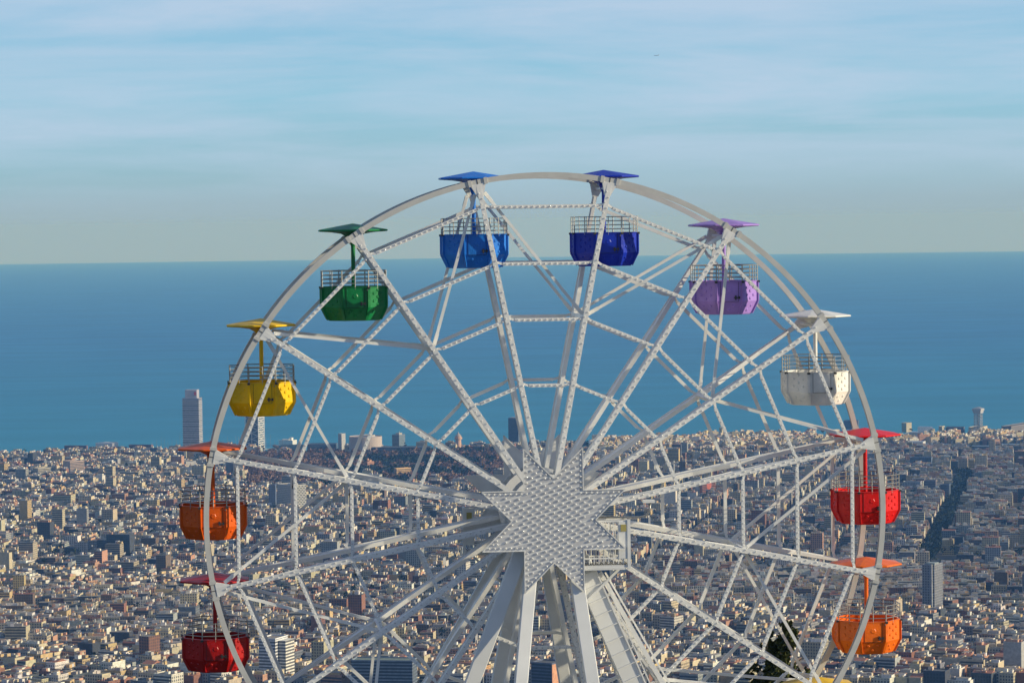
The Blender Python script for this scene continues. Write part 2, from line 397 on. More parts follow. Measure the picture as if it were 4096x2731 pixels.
# axle and hub drums
ax = MB(); ax.tube([(0,-1.36,0),(0,4.36,0)], .34, 24); ax.build('axle', MW, wheel)
for y0, y1 in ((tfront(1)-.02, tfront(1)+.85), (trear(1)-.85, trear(1)+.02)):
    MB().tube([(0,y0,0),(0,y0+.05,0)], 1.25, 32).tube([(0,y1-.05,0),(0,y1,0)], 1.25, 32).tube([(0,y0,0),(0,y1,0)], .8, 24).build('hub_drum', MW, wheel)
SR = 2.246
def star_pts(R, y):
    ri = R*.541; return [Vector(((R if i % 2 == 0 else ri)*math.cos(R_(22.5+22.5*i)), y, (R if i % 2 == 0 else ri)*math.sin(R_(22.5+22.5*i)))) for i in range(16)]
for y, nm in ((-1.39, 'front'), (4.40, 'rear')):
    s = MB(); a = star_pts(SR, y); b = star_pts(SR, y+.05); s.rings([a, b], False, False)
    n = len(s.v); s.v += [(0, y, 0), (0, y+.05, 0)]
    for i in range(16):
        s.f.append((i, (i+1) % 16, n)); s.f.append((16+(i+1) % 16, 16+i, n+1))
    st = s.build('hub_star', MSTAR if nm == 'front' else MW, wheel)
    e = MB(); q = star_pts(SR+.012, y-.012)
    for i in range(16): e.beam(q[i], q[(i+1) % 16], .028, .03)
    e.build('edge_trim', MW, st)
    if nm == 'front': FRONT_STAR = st
# bulbs of the front star: rows that climb gently to the right
def in_star(x, z, inset):
    R = SR-inset*2.0; d = (SR*.3827-inset)
    # star {8/3}: union of two squares-like shapes -> inside at least 6 of 8 half planes
    c = 0
    for i in range(8):
        a = R_(45*i)
        if x*math.cos(a)+z*math.sin(a) < d: c += 1
    return c >= 6 and x*x+z*z < R*R
pts = []
for i in range(-16, 17):
    for j in range(-30, 31):
        u = (i+.5*(j % 2))*.26; v = j*.106
        x = u*math.cos(R_(12))-v*math.sin(R_(12))*0; z = v + u*math.sin(R_(12))
        if in_star(x, z, .06): pts.append((x, z))
edge = set()
for i in range(16):                          # outline row
    A = star_pts(SR-.20, 0)[i]; B = star_pts(SR-.20, 0)[(i+1) % 16]; n = 7
    for q in range(n):
        p = A.lerp(B, q/n)
        pts = [w for w in pts if (w[0]-p.x)**2+(w[1]-p.z)**2 > .0110 or w in edge]
        pts.append((p.x, p.z)); edge.add(pts[-1])
pts.sort(key=lambda w: w[0]**2+w[1]**2, reverse=True)
bm_ = MB().ball((0,0,0), .036, 8, 6).mesh('bulb'); bm_.materials.append(MBULB); bm_.polygons.foreach_set('use_smooth', [True]*len(bm_.polygons))
for i, (x, z) in enumerate(pts[:100]):
    o = bpy.data.objects.new('bulb', bm_); COL.objects.link(o); o.location = (x, -1.402, z); o.parent = wheel
s = MB()
for x, z in pts[100:]: s.ball((x, -1.402, z), .036, 8, 6)
for p, r in bulbs: s.ball(p, r, 6, 4)
tag(s.build('bulb_strings', MBULB, wheel, smooth=True), kind='stuff', label='rows of small clear bulbs along the spokes and rings')

# ------------------------------------------------------------------ support frame (static)
sup = empty('wheel_support', HUB + Vector((0,0,-12.9)), YAW)
tag(sup, 'white splayed steel legs with service platforms carrying the Ferris wheel', 'support frame')
def SP(u, t, w): return Vector((u, t, w+12.9))
def leg(u0, t0, w0, u1, t1, w1, a, b, ext=.9, **k):
    p0 = SP(u0, t0, w0); p1 = SP(u1, t1, w1); d = p0-p1; d /= abs(d.z)
    p0 = p0 + d*ext; p1 = SP(u0, t0, w0) - d*(w0+12.9)
    s = MB().beam(p1, p0, a, b); 
    o = s.build('leg', MLEG, sup, bevel=.02)
    return o, p0, p1
leg(-.69, -1.1, -1.76, -1.07, -1.9, -4.62, .37, .34, 1.0)
leg(.70, -1.1, -1.92, 1.00, -1.9, -4.68, .39, .34, 1.0)
leg(-1.01, -.80, -1.2, -2.39, -.80, -4.75, .42, .30, .4)
leg(-.72, 3.7, -3.07, -1.21, 3.7, -5.45, .40, .40, 2.6)
leg(.60, 4.6, -3.07, 1.0, 5.2, -5.45, .36, .36, 2.6)
leg(1.86, 3.7, -3.14, 2.72, 3.7, -5.56, .34, .40, 2.6)
leg(-1.55, 3.7, -2.2, -3.3, 3.7, -5.2, .20, .20, 1.2)
lo, lp0, lp1 = leg(1.0, -.72, -1.68, 2.36, -.72, -4.88, .60, .34, .5)
# ladder on the right leg: rungs and long side rail
d = (lp1-lp0).normalized(); sidev = Vector((0,1,0)).cross(d).normalized()
if sidev.x < 0: sidev = -sidev
lad = MB(); L_ = (lp1-lp0).length; n = int(L_/.42)
for i in range(n):
    p = lp0 + d*(.5+i*.42); 
    lad.beam(p - sidev*.30 + Vector((0,-.19,0)), p + sidev*.42 + Vector((0,-.19,0)), .028, .028)
    lad.beam(p + sidev*.42 + Vector((0,-.19,0)), p + sidev*.42 + Vector((0,.15,0)), .028, .028, ref=(0,0,1))
for o_, w_ in ((.31, .045), (.43, .035)):
    lad.beam(lp0+d*.3+sidev*o_+Vector((0,-.19,0)), lp1+sidev*o_+Vector((0,-.19,0)), w_, .04)
lad.build('ladder', MW, sup)
# outer cable rail (tilts further out)
rl = MB(); a_ = SP(1.42, -.7, -1.63); b_ = SP(3.23, -.7, -4.92); dd = (b_-a_); dd /= abs(dd.z)
e_ = a_ + dd*(11.2)
rl.beam(a_, e_, .13, .10); rl.beam(a_+Vector((.16,.1,.0)), e_+Vector((.3,.1,0)), .05, .08); 
for i in range(6):
    p = a_ + dd*(.6+i*1.9); rl.beam(p, p-Vector((.42+.03*i,0,.12)), .05, .05)
rl.build('outer_rail', MW, sup)
# bearing heads
MB().box(-.75,.75,-1.05,-.50,12.3,13.6).build('bearing_housing', MLEG, sup, bevel=.04)
MB().box(-.75,.75,3.45,4.05,12.3,13.6).build('bearing_housing', MLEG, sup, bevel=.04)
def platform(u0, u1, t0, t1, w0, w1, mirror):
    fl = MB(); fl.box(u0, u1, t0, t1, SP(0,0,w0).z, SP(0,0,w0).z+.07)
    pl = fl.build('platform', MLEG, sup)
    g = MB(); n = int((u1-u0)/.07)
    for i in range(n): g.box(u0+.03+i*.07, u0+.055+i*.07, t0+.03, t1-.03, SP(0,0,w0).z+.074, SP(0,0,w0).z+.105)
    g.build('grating', MGALV, pl)
    z0 = SP(0,0,w0).z+.11; z1 = SP(0,0,w1).z
    rr = MB()
    for y in (t0+.03, t1-.03):
        rr.beam((u0, y, z1), (u1, y, z1), .05, .05, ref=(0,1,0)); rr.beam((u0, y, z0+.16), (u1, y, z0+.16), .04, .04, ref=(0,1,0))
        n = int((u1-u0)/.145)
        for i in range(n+1):
            x = u0+.025+(u1-u0-.05)*i/n; rr.beam((x, y, z0), (x, y, z1), .024, .024)
    for x in (u0+.025, u1-.025):
        rr.beam((x, t0, z1), (x, t1, z1), .05, .05, ref=(1,0,0))
        for y in np.linspace(t0+.03, t1-.03, 6): rr.beam((x, float(y), z0), (x, float(y), z1), .035, .03)
    rr.build('railing', MW, pl)
    ex = u1 if mirror > 0 else u0
    pn = MB().box(min(ex, ex-mirror*.30), max(ex, ex-mirror*.30), t0-.012, t0+.02, z0+.15, z1-.02)
    pn.box(ex-.045, ex+.045, t0-.03, t0+.05, z0-.15, z1+.04)
    pn.build('end_panel', MLEG, pl)
    yl = MB(); yl.box(min(ex-mirror*.08, ex-mirror*.24), max(ex-mirror*.08, ex-mirror*.24), t0-.03, t0-.014, z1-.30, z1-.10)
    yl.build('yellow_plate', pmat('yellow_notice', (.42, .36, .12), .6), pl)
    br = MB(); br.beam((ex-mirror*.2, (t0+t1)/2, z0-.15), (ex-mirror*1.3, (t0+t1)/2, z0-1.2), .07, .07); br.beam((ex-mirror*.1, t0+.05, z0-.14), (ex-mirror*1.5, t0+.05, z0-.14), .07, .12)
    br.build('bracket', MLEG, pl)
platform(.3, 2.2, -1.28, -.55, -1.42, -.07, 1)
platform(-2.2, -.3, 3.45, 4.15, -1.42, -.07, -1)
lamp = MB().tube([SP(1.2,-1.0,.03), SP(2.55,-1.0,.0), SP(2.75,-1.0,.05), SP(2.85,-1.0,.17), SP(2.88,-1.0,.42)], .03, 8)
lm = lamp.build('lamp_arm', MGALV, sup, smooth=True)
MB().box(2.66, 3.0, -1.1, -.85, SP(0,0,.42).z, SP(0,0,.50).z).build('lamp_head', MW, lm)

# ------------------------------------------------------------------ gondolas
def octa(Rr, z, yaw=0.0, n=8):
    # flat faces towards -Y; Rr = apothem
    rc = Rr/math.cos(math.pi/8); return [Vector((rc*math.cos(R_(22.5+45*i)+yaw), rc*math.sin(R_(22.5+45*i)+yaw), z)) for i in range(8)]
def gondola(k, label, col, dark=False):
    a = R_(11.3+22.5*k)
    piv = P(RW-.02, a, TR/2)
    rot = Matrix.Rotation(YAW, 4, 'Z'); loc = HUB + rot @ piv
    base = loc + Vector((0,0,-2.50))
    o = empty('gondola', base, YAW)
    tag(o, label, 'gondola', 'coloured open gondolas hanging round the rim of the Ferris wheel')
    paint = pmat('gondola_paint', col, .40, 0, .35, 9.0, .22, 2.0, .35, .08)
    # body: open octagonal tub, straight above, tapering below
    A = .94
    zs = [(0.0, .74), (.03, .765), (.40, A), (.98, A), (.98, A+.025), (1.0, A+.025), (1.0, A-.05), (.42, A-.05), (.12, .70)]
    s = MB(); s.rings([octa(r, z) for z, r in zs], True, True)
    # corner ribs and studs, kept in one relief mesh of the same paint
    rb = s; c0 = octa(.775, .03); c1 = octa(A+.012, .40); c2 = octa(A+.012, .965)
    for i in range(8):
        out = Vector((c1[i].x, c1[i].y, 0)).normalized()
        rb.beam(c0[i], c1[i], .075, .06, ref=out); rb.beam(c1[i], c2[i], .075, .06, ref=out)
    for i in range(8):
        am = R_(45*i); nrm = Vector((math.cos(am), math.sin(am), 0)); tg = Vector((-nrm.y, nrm.x, 0))
        door = (i == 6)
        studs = [(-.17,.80),(.0,.90),(.17,.80),(0,.70),(-.17,.58),(.17,.58),(0,.48)] if not door else [(0,.72)]
        for x, z in studs:
            c = nrm*(A-.004) + tg*x + Vector((0,0,z)); r = .055 if not door else .11
            rb.rings([[c+tg*r*math.cos(R_(60*q))+Vector((0,0,r*math.sin(R_(60*q)))) for q in range(6)],
                      [c+nrm*.028+tg*r*.6*math.cos(R_(60*q))+Vector((0,0,r*.6*math.sin(R_(60*q)))) for q in range(6)]], False, True)
        sl = Vector((nrm.x*.175/.37, nrm.y*.175/.37, 1)).normalized(); on = nrm*math.cos(R_(25)) - Vector((0,0,1))*math.sin(R_(25))
        for x, z in [(-.14,.26),(.14,.26),(0,.13)]:
            ap = .765+(A-.765)*(z-.03)/.37
            c = nrm*(ap-.004) + tg*x + Vector((0,0,z)); r = .05
            rb.rings([[c+tg*r*math.cos(R_(60*q))+sl*(r*math.sin(R_(60*q))) for q in range(6)],
                      [c+on*.026+tg*r*.6*math.cos(R_(60*q))+sl*(r*.6*math.sin(R_(60*q))) for q in range(6)]], False, True)
    body = s.build('body', paint, o)
    # door in the panel that faces the camera
    seam = pmat('door_seam', tuple(c*.25 for c in col), .6)
    dr = MB(); y = -(A+.006)
    dr.box(-.26, .26, y-.006, y+.012, .40, .975)
    door = dr.build('door', paint, o)
    sm = MB(); 
    for x0, x1, z0, z1 in ((-.265,.265,.385,.397), (-.275,-.262,.385,.97), (.262,.275,.385,.97)): sm.box(x0, x1, y-.004, y+.010, z0, z1)
    sm.build('door_seam', seam, door)
    h = MB(); h.box(.13, .30, y-.05, y-.01, .49, .525); h.box(.16, .20, y-.06, y-.01, .44, .57); h.box(.27,.31,y-.05,y,.47,.545)
    h.build('handle', MDARK, door)
    MB().ball((.36, y-.02, .90), .028, 8, 6).build('bolt', MGALV, door)
    # bench ring and floor inside
    s = MB(); s.rings([octa(.86, .50), octa(.86, .55), octa(.48, .55), octa(.48, .50)], False, False); s.build('bench', paint, o)
    # railing: four thin rings of bar and upright posts, clamps at the rim of the tub
    rl = MB(); 
    for z in (1.06+.04, 1.22, 1.34, 1.46):
        c = octa(A+.0, z)
        for i in range(8):
            rl.tube([c[i], c[(i+1) % 8]], .014, 5)
    pb = octa(A+.0, .93); pt_ = octa(A+.0, 1.48)
    for i in range(8): rl.tube([pb[i], pt_[i]], .018, 5)
    for i in range(8):
        for q in (.5,):
            rl.tube([pb[i].lerp(pb[(i+1) % 8], q), pt_[i].lerp(pt_[(i+1) % 8], q)], .015, 5)
    rl.build('railing', MGALV, o)
    for i in range(8):
        m_ = octa(A+.03, .96)[i]; MB().box(m_.x-.04, m_.x+.04, m_.y-.03, m_.y+.03, .94, 1.0).build('clamp', MDARK, o)
    # pole and canopy
    MB().tube([(0,0,.06),(0,0,2.35)], .062, 16).tube([(0,0,.06),(0,0,.16)], .13, 16).build('pole', paint, o, smooth=False)
    cn = MB()
    def ring(r, z): return [Vector((r/math.cos(math.pi/8)*math.cos(R_(22.5+45*i)), r/math.cos(math.pi/8)*math.sin(R_(22.5+45*i)), z)) for i in range(8)]
    zc = 2.62
    cn.rings([ring(.07, zc-.42), ring(.10, zc-.30), ring(.17, zc-.17), ring(.34, zc-.07), ring(.62, zc-.025), ring(.98, zc), ring(1.01, zc+.012), ring(1.01, zc+.045), ring(.98, zc+.060), ring(.012, zc+.235)], True, True)
    cn.build('canopy', paint, o, bevel=.008)
    # pivot axle between the rims
    MB().tube([(0,-TR/2+.1,2.50),(0,TR/2-.1,2.50)], .055, 10).box(-.16,.16,-.22,.22,2.40,2.56).build('pivot', paint, o)
    # two grey seat backs inside
    return o
gondola(-3, 'dark green gondola below the yellow one at the lower right of the wheel', (.02,.22,.08))
gondola(-2, 'yellow gondola whose canopy peaks above the bottom edge, right of the dark tree', (.88,.56,.0))
gondola(-1, 'bright orange gondola low on the right side of the wheel', (.90,.17,.01))
gondola(0, 'bright red gondola on the right side, between the white and orange ones', (.72,.012,.012))
gondola(1, 'white gondola on the upper right curve of the wheel', (.85,.83,.76))
gondola(2, 'lilac gondola with purple pole between the dark blue and white ones', (.40,.24,.66))
gondola(3, 'dark royal blue gondola at the top of the wheel', (.006,.03,.42))
gondola(4, 'light azure blue gondola at the top left of the wheel', (.015,.19,.68))
gondola(5, 'green gondola on the upper left curve of the wheel', (.003,.20,.055))
gondola(6, 'yellow gondola on the left curve, in front of the lattice-clad tower', (.88,.54,.0))
gondola(7, 'orange gondola on the far left of the wheel, above the dark red one', (.74,.11,.004))
gondola(8, 'dark red gondola at the lower left of the wheel', (.42,.006,.006))

exec_city = True
# ------------------------------------------------------------------ city
ALL = []
TERRA = (.24,.10,.065); GREYR = (.13,.13,.13); PALER = (.30,.27,.23)
PAL = [('cream', (.70,.61,.42), 24), ('pale grey', (.46,.47,.46), 9), ('white', (.84,.81,.72), 13), ('ochre', (.66,.50,.25), 9), ('salmon', (.64,.37,.24), 7), ('brick', (.32,.16,.11), 9), ('sand', (.60,.53,.37), 13), ('grey', (.24,.26,.28), 9), ('brown', (.22,.16,.12), 6), ('dark grey', (.09,.10,.12), 9)]
PAL = [(a, tuple(.80*v for v in b), c) for a, b, c in PAL]
PALW = [p[2] for p in PAL]
def jit(c, r, a=.10):
    k = 1+r.uniform(-a, a)*1.3; return tuple(min(.85, max(.02, x*k*(1+r.uniform(-a, a)*.4))) for x in c)
class Boxes:
    """a heap of upright boxes with per-face colour, window style and facade UVs, linked as ONE mesh"""
    def __init__(s): s.b = []
    def add(s, cx, cy, z0, w, d, h, rot, col, sty=(1,1), roof=GREYR): s.b.append((cx, cy, z0, w, d, h, rot, *col, sty[0], sty[1], *roof))
    def build(s, name, parent=None, origin=(0,0,0)):
        B = np.array(s.b, float); n = len(B)
        c, sn = np.cos(B[:,6]), np.sin(B[:,6]); w, d = B[:,3]/2, B[:,4]/2
        V = np.zeros((n, 8, 3))
        for i, (sx, sy) in enumerate(((-1,-1),(1,-1),(1,1),(-1,1))):
            x, y = sx*w, sy*d
            for j in (0, 4):
                V[:,i+j,0] = B[:,0]+x*c-y*sn-origin[0]; V[:,i+j,1] = B[:,1]+x*sn+y*c-origin[1]; V[:,i+j,2] = B[:,2]+(B[:,5] if j else 0)-origin[2]
        q = np.array([[0,1,5,4],[1,2,6,5],[2,3,7,6],[3,0,4,7],[4,5,6,7]])
        Fc = (q[None]+8*np.arange(n)[:,None,None]).reshape(-1,4)
        me = bpy.data.meshes.new(name); me.vertices.add(8*n); me.vertices.foreach_set('co', V.ravel())
        nf = len(Fc); me.loops.add(4*nf); me.loops.foreach_set('vertex_index', Fc.ravel().astype(np.int32)); me.polygons.add(nf)
        me.polygons.foreach_set('loop_start', np.arange(0, 4*nf, 4, dtype=np.int32))
        col = np.ones((n,5,4)); col[:,:4,:3] = B[:,None,7:10]; col[:,4,:3] = B[:,12:15]
        a = me.attributes.new('col', 'FLOAT_COLOR', 'FACE'); a.data.foreach_set('color', col.ravel())
        st = np.zeros((n,5)); st[:,0] = B[:,10]; st[:,2] = B[:,10]; st[:,1] = B[:,11]; st[:,3] = B[:,11]
        a = me.attributes.new('sty', 'FLOAT', 'FACE'); a.data.foreach_set('value', st.ravel())
        uv = np.zeros((n,5,4,2)); h = B[:,5]; off = (np.arange(n)*1.37) % 3.1
        for k in range(4):
            W_ = B[:,3] if k % 2 == 0 else B[:,4]
            nn = np.maximum(1, np.round(W_/3.1))*3.1
            uv[:,k,0,0] = 0; uv[:,k,1,0] = nn; uv[:,k,2,0] = nn; uv[:,k,3,0] = 0
            uv[:,k,2,1] = h; uv[:,k,3,1] = h
        u = me.uv_layers.new(name='UVMap'); u.data.foreach_set('uv', uv.ravel())
        me.materials.append(FACADE); me.polygons.foreach_set('use_smooth', [False]*nf); me.update(calc_edges=True); me.validate()
        o = bpy.data.objects.new(name, me); COL.objects.link(o)
        if parent: o.parent = parent
        return o

# --- named landmarks (measured in the photo; stood on the ground at their real distance and size)
KEEP = []        # footprints kept clear of ordinary buildings
def landmark(name, label, cat, xl, xr, ytop, ybase, side, col, sty=(1,1), roof=GREYR, rot=None, parts=(), sidecol=None, depth=None, group=None):
    """xl..xr: front width in picture pixels incl. the lit right flank of `side` pixels"""
    base = on_ground((xl+xr)/2, ybase); dist = base.y; mpp = dist/PXM
    bear = math.atan2(base.x, base.y)
    wpx = (xr-xl-side)
    if depth is None: depth = 22.0
    if rot is None:
        # flank visible on the right: side = depth*sin(phi)
        phi = math.asin(min(.85, max(.02, side*mpp/depth))) if side > 0 else 0.02
        rot = -bear - phi
    else: phi = -bear - rot
    w = max(5.0, wpx*mpp/max(.4, math.cos(phi))); h = (ybase-ytop)*mpp
    o = empty(name, base, rot); tag(o, label, cat, group)
    b = Boxes(); b.add(0,0,0, w, depth, h, 0, col, sty, roof); b.build('wall', o)
    r = Boxes(); t = 1.2
    for cx, cy, ww, dd in ((0,-depth/2+.3,w+.3,.6),(0,depth/2-.3,w+.3,.6),(-w/2+.3,0,.6,depth-1.3),(w/2-.3,0,.6,depth-1.3)): r.add(cx, cy, h+.01, ww, dd, t, 0, tuple(min(.9,c*1.1) for c in col), (0,0), col)
    r.build('parapet', o)
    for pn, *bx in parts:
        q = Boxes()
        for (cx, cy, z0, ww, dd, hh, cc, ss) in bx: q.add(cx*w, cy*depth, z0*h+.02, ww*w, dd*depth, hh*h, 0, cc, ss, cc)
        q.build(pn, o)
    KEEP.append((base.x, base.y, max(w, depth)*.75))
    return o, w, depth, h, mpp
W_ = (.78,.76,.72)
o, w, d, h, mpp = landmark('skyscraper', 'tall grey-blue glass skyscraper with horizontal bands and a square crown, at the shore', 'skyscraper', 421, 466, 914, 1043, 8, (.36,.36,.42), (2,2), GREYR, depth=38, parts=[('crown', (0,0,1.0,.72,.72,.155,(.40,.40,.47),(0,0)))])
# projecting floor edges
s = Boxes()
for i in range(30): s.add(0, 0, 3+i*(h-6)/30, w+1.6, d+1.6, .9, 0, (.62,.62,.64), (0,0), (.6,.6,.6))
s.build('floor_bands', o)
s = MB().box(w*.20, w*.33, -d*.36-.5, -d*.36-.3, h+h*.06, h+h*.12); s.build('red_logo', pmat('red_sign', (.55,.04,.04), .6), o)
o, w, d, h, mpp = landmark('skyscraper', 'slim tower clad in a white lattice, rising behind the yellow gondola at the shore', 'skyscraper', 566, 606, 893, 1040, 13, (.16,.24,.34), (2,2), GREYR, depth=34)
s = MB()
for i in range(11):
    z = h*(i+.5)/11
    for x0, y0, x1, y1 in ((-1,-1,1,-1),(1,-1,1,1)):
        p0 = Vector((x0*(w/2+1.5), y0*(d/2+1.5), z-h/22)); p1 = Vector((x1*(w/2+1.5), y1*(d/2+1.5), z+h/22)); p2 = Vector((p0.x,p0.y,p1.z)); p3 = Vector((p1.x,p1.y,p0.z))
        s.beam(p0, p1, .8, .5, ref=(y1*0+ (0 if x0 != x1 else 1), 1 if x0 != x1 else 0, 0)); s.beam(p2, p3, .8, .5, ref=((0 if x0 != x1 else 1), 1 if x0 != x1 else 0, 0)); s.beam(p3, p2.lerp(p3,1), .8, .5) if False else None
for i in range(28):
    z = h*(i+.5)/28; s.box(w/2+1.2, w/2+2.0, -d/2, d/2, z, z+1.6)
for x, y in ((-1,-1),(1,-1),(1,1),(-1,1),(0,-1)): s.box(x*(w/2+1.5)-.6, x*(w/2+1.5)+.6, y*(d/2+1.5)-.6, y*(d/2+1.5)+.6, 0, h+2)
s.build('lattice', pmat('white_lattice', (.72,.72,.70), .5), o)
landmark('office_tower', 'narrow white slab tower beside the round dark building near the shore', 'tower', 777, 794, 996, 1036, 9, (.42,.42,.42), (0,0), depth=16)
landmark('office_tower', 'blue-grey box tower with roof masts, right of the round building', 'tower', 901, 931, 998, 1036, 14, (.20,.26,.32), (2,1), depth=26, parts=[('roof_plant', (.05,0,1.0,.5,.5,.12,(.45,.42,.38),(0,0)), (.1,0,1.1,.06,.06,.14,(.4,.4,.4),(0,0)))])
landmark('office_tower', 'dark ribbed glass skyscraper behind the hub star, left of the top spokes', 'skyscraper', 1168, 1198, 960, 1028, 7, (.10,.13,.18), (1,0), depth=24, parts=[('crown', (0,0,1.0,.8,.8,.03,(.4,.35,.35),(0,0)))])
landmark('long_hall', 'long low dark building behind the brown park trees', 'hall', 856, 992, 1026, 1046, 4, (.07,.09,.14), (0,0), (.25,.28,.32), depth=30)
landmark('long_hall', 'long blue-grey office block left of the white slab tower', 'office block', 706, 776, 1019, 1042, 5, (.14,.19,.27), (2,2), depth=30)
landmark('long_hall', 'low teal building in front of the zigzag white roof near the shore', 'office block', 640, 704, 1022, 1040, 4, (.10,.18,.24), (0,0), depth=24)
landmark('pavilion', 'low building with jagged white roofs near the shore', 'pavilion', 641, 682, 1011, 1020, 10, (.62,.62,.58), (0,0), (.7,.7,.66), depth=30, parts=[('roof_crest', (-.1,0,1.0,.5,.5,.35,(.75,.74,.68),(0,0)), (.2,.1,1.0,.2,.4,.7,(.78,.76,.7),(0,0)))])
landmark('tower_block', 'dark flank and cream-lit tower block beyond the orange gondola pole', 'tower block', 519, 559, 1062, 1100, 23, (.13,.15,.19), (0,2), depth=24)
landmark('tower_block', 'tall chequered black and white tower block behind the left spokes', 'tower block', 637, 704, 1112, 1186, 31, (.44,.44,.42), (1,3), PALER, depth=30, parts=[('roof_plant', (.1,0,1.0,.3,.4,.05,(.5,.5,.48),(0,0)))])
landmark('tower_block', 'narrow dark blue tower block attached left of the chequered one', 'tower block', 618, 636, 1113, 1180, 3, (.13,.17,.26), (1,1), depth=18)
landmark('tower_block', 'white tower block with dark horizontal slats, right of the dark red gondola', 'tower block', 596, 663, 1462, 1598, 29, (.72,.73,.74), (2,2), PALER, depth=28, parts=[('side_wing', (.72,.1,0,.42,.7,.97,(.80,.78,.70),(2,2)))])
landmark('tower_block', 'high slender grey tower block on the right, right of the orange canopy', 'tower block', 2119, 2166, 1294, 1432, 19, (.26,.27,.30), (1,1), depth=30, parts=[('stair_core', (.30,-.52,0,.10,.08,1.02,(.62,.62,.6),(0,0)), ), ('roof_plant', (0,0,1.0,.7,.5,.03,(.3,.35,.36),(0,0)))])
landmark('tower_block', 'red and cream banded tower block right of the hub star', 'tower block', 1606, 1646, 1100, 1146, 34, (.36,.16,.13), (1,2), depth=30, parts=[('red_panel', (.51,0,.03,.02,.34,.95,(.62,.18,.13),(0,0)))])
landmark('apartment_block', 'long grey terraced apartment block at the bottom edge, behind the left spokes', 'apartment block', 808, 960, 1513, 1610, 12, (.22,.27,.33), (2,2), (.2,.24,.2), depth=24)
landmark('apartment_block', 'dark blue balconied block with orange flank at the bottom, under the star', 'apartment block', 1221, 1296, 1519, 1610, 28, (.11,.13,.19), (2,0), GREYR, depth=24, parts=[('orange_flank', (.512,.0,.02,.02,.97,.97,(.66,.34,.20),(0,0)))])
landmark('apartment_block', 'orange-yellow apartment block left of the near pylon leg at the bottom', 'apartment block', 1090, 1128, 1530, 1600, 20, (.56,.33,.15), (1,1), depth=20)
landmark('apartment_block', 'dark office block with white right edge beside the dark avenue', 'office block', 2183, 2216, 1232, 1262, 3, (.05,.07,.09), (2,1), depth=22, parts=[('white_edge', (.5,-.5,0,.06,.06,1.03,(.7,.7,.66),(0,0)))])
landmark('apartment_block', 'cream rounded apartment block on the left edge of the avenue', 'apartment block', 2088, 2118, 1239, 1266, 16, (.50,.44,.33), (1,1), depth=20)
landmark('apartment_block', 'pale block with a bright yellow flank, right of the red gondola', 'apartment block', 2074, 2118, 1106, 1140, 4, (.36,.38,.42), (1,1), depth=20)
landmark('apartment_block', 'grey-brown slab block beside the pale block right of the red gondola', 'apartment block', 2122, 2152, 1103, 1136, 3, (.25,.22,.24), (2,2), depth=20)
landmark('apartment_block', 'dark blue tower block at the far end of the avenue', 'tower block', 2160, 2184, 1112, 1150, 4, (.12,.16,.23), (2,2), depth=20)
landmark('apartment_block', 'wide dark blue office block with a thin white right edge near the port', 'office block', 2090, 2142, 1050, 1080, 3, (.14,.18,.26), (2,0), depth=20)
landmark('museum', 'plain white cube building with a blue recess by the harbour', 'building', 2080, 2126, 1014, 1034, 6, (.62,.64,.66), (0,0), (.6,.62,.64), depth=30, parts=[('low_wing', (-.9,0,0,1.3,.8,.4,(.6,.62,.64),(0,0))), ('blue_recess', (.1,-.503,.15,.25,.01,.6,(.12,.28,.42),(0,0)))])
landmark('office_tower', 'dark slab block behind the right rim at the waterline', 'office block', 1938, 1973, 966, 985, 3, (.13,.15,.22), (2,2), depth=24)
landmark('tower_block', 'cream twin-cored block at the port, right of the red canopy', 'tower block', 2071, 2094, 971, 992, 12, (.48,.42,.30), (1,0), depth=20)
landmark('port_building', 'long arcaded pinkish port building at the right edge', 'port building', 2301, 2375, 975, 1003, 52, (.24,.22,.22), (1,1), depth=150)
landmark('port_building', 'long low cream port warehouse left of the cable car tower', 'warehouse', 2225, 2268, 980, 997, 20, (.56,.50,.38), (0,0), depth=60)
landmark('port_building', 'dark wide terminal building left of the cream port warehouse', 'terminal', 2172, 2216, 981, 996, 3, (.10,.13,.18), (0,0), depth=30)
landmark('port_building', 'square cream tower at the centre of the port terminal', 'tower', 2156, 2170, 979, 997, 6, (.55,.52,.42), (1,1), depth=18)
landmark('apartment_block', 'long cream sunlit slab left of the orange canopy', 'apartment block', 456, 546, 1046, 1063, 82, (.36,.32,.28), (1,1), depth=150)
landmark('apartment_block', 'long brown slab with salmon end at the shore, left of the skyscraper', 'apartment block', 296, 352, 1022, 1036, 5, (.20,.13,.14), (1,0), TERRA, depth=14)
landmark('apartment_block', 'short brown slab with salmon end near the left shoreline', 'apartment block', 148, 202, 1024, 1038, 5, (.20,.13,.14), (1,0), TERRA, depth=14)
landmark('apartment_block', 'pair of brown slabs joined end to end right of the round white hall', 'apartment block', 205, 292, 1027, 1042, 4, (.19,.14,.16), (1,0), TERRA, depth=14)
landmark('apartment_block', 'grey stepped block with pink flank behind the left shoreline', 'apartment block', 409, 452, 1059, 1084, 26, (.40,.40,.40), (1,0), depth=26)
landmark('apartment_block', 'cream ribbed block at the left, below the shoreline', 'apartment block', 370, 411, 1075, 1104, 32, (.44,.38,.28), (2,2), depth=26)
landmark('apartment_block', 'grey and yellow block pair low on the far left of the shore district', 'apartment block', 74, 126, 1074, 1106, 40, (.45,.42,.35), (1,2), depth=40)
landmark('apartment_block', 'tall salmon and white twin block on the far left', 'apartment block', 140, 200, 1058, 1104, 44, (.46,.36,.32), (0,2), depth=36)
landmark('brick_church', 'salmon brick turreted building among the park trees', 'building', 838, 860, 1060, 1084, 16, (.55,.30,.20), (1,1), TERRA, depth=18, parts=[('turret', (-.25,-.1,1.0,.2,.2,.3,(.6,.34,.22),(0,0)), (.3,0,1.0,.3,.3,.2,(.6,.34,.22),(0,0)))])
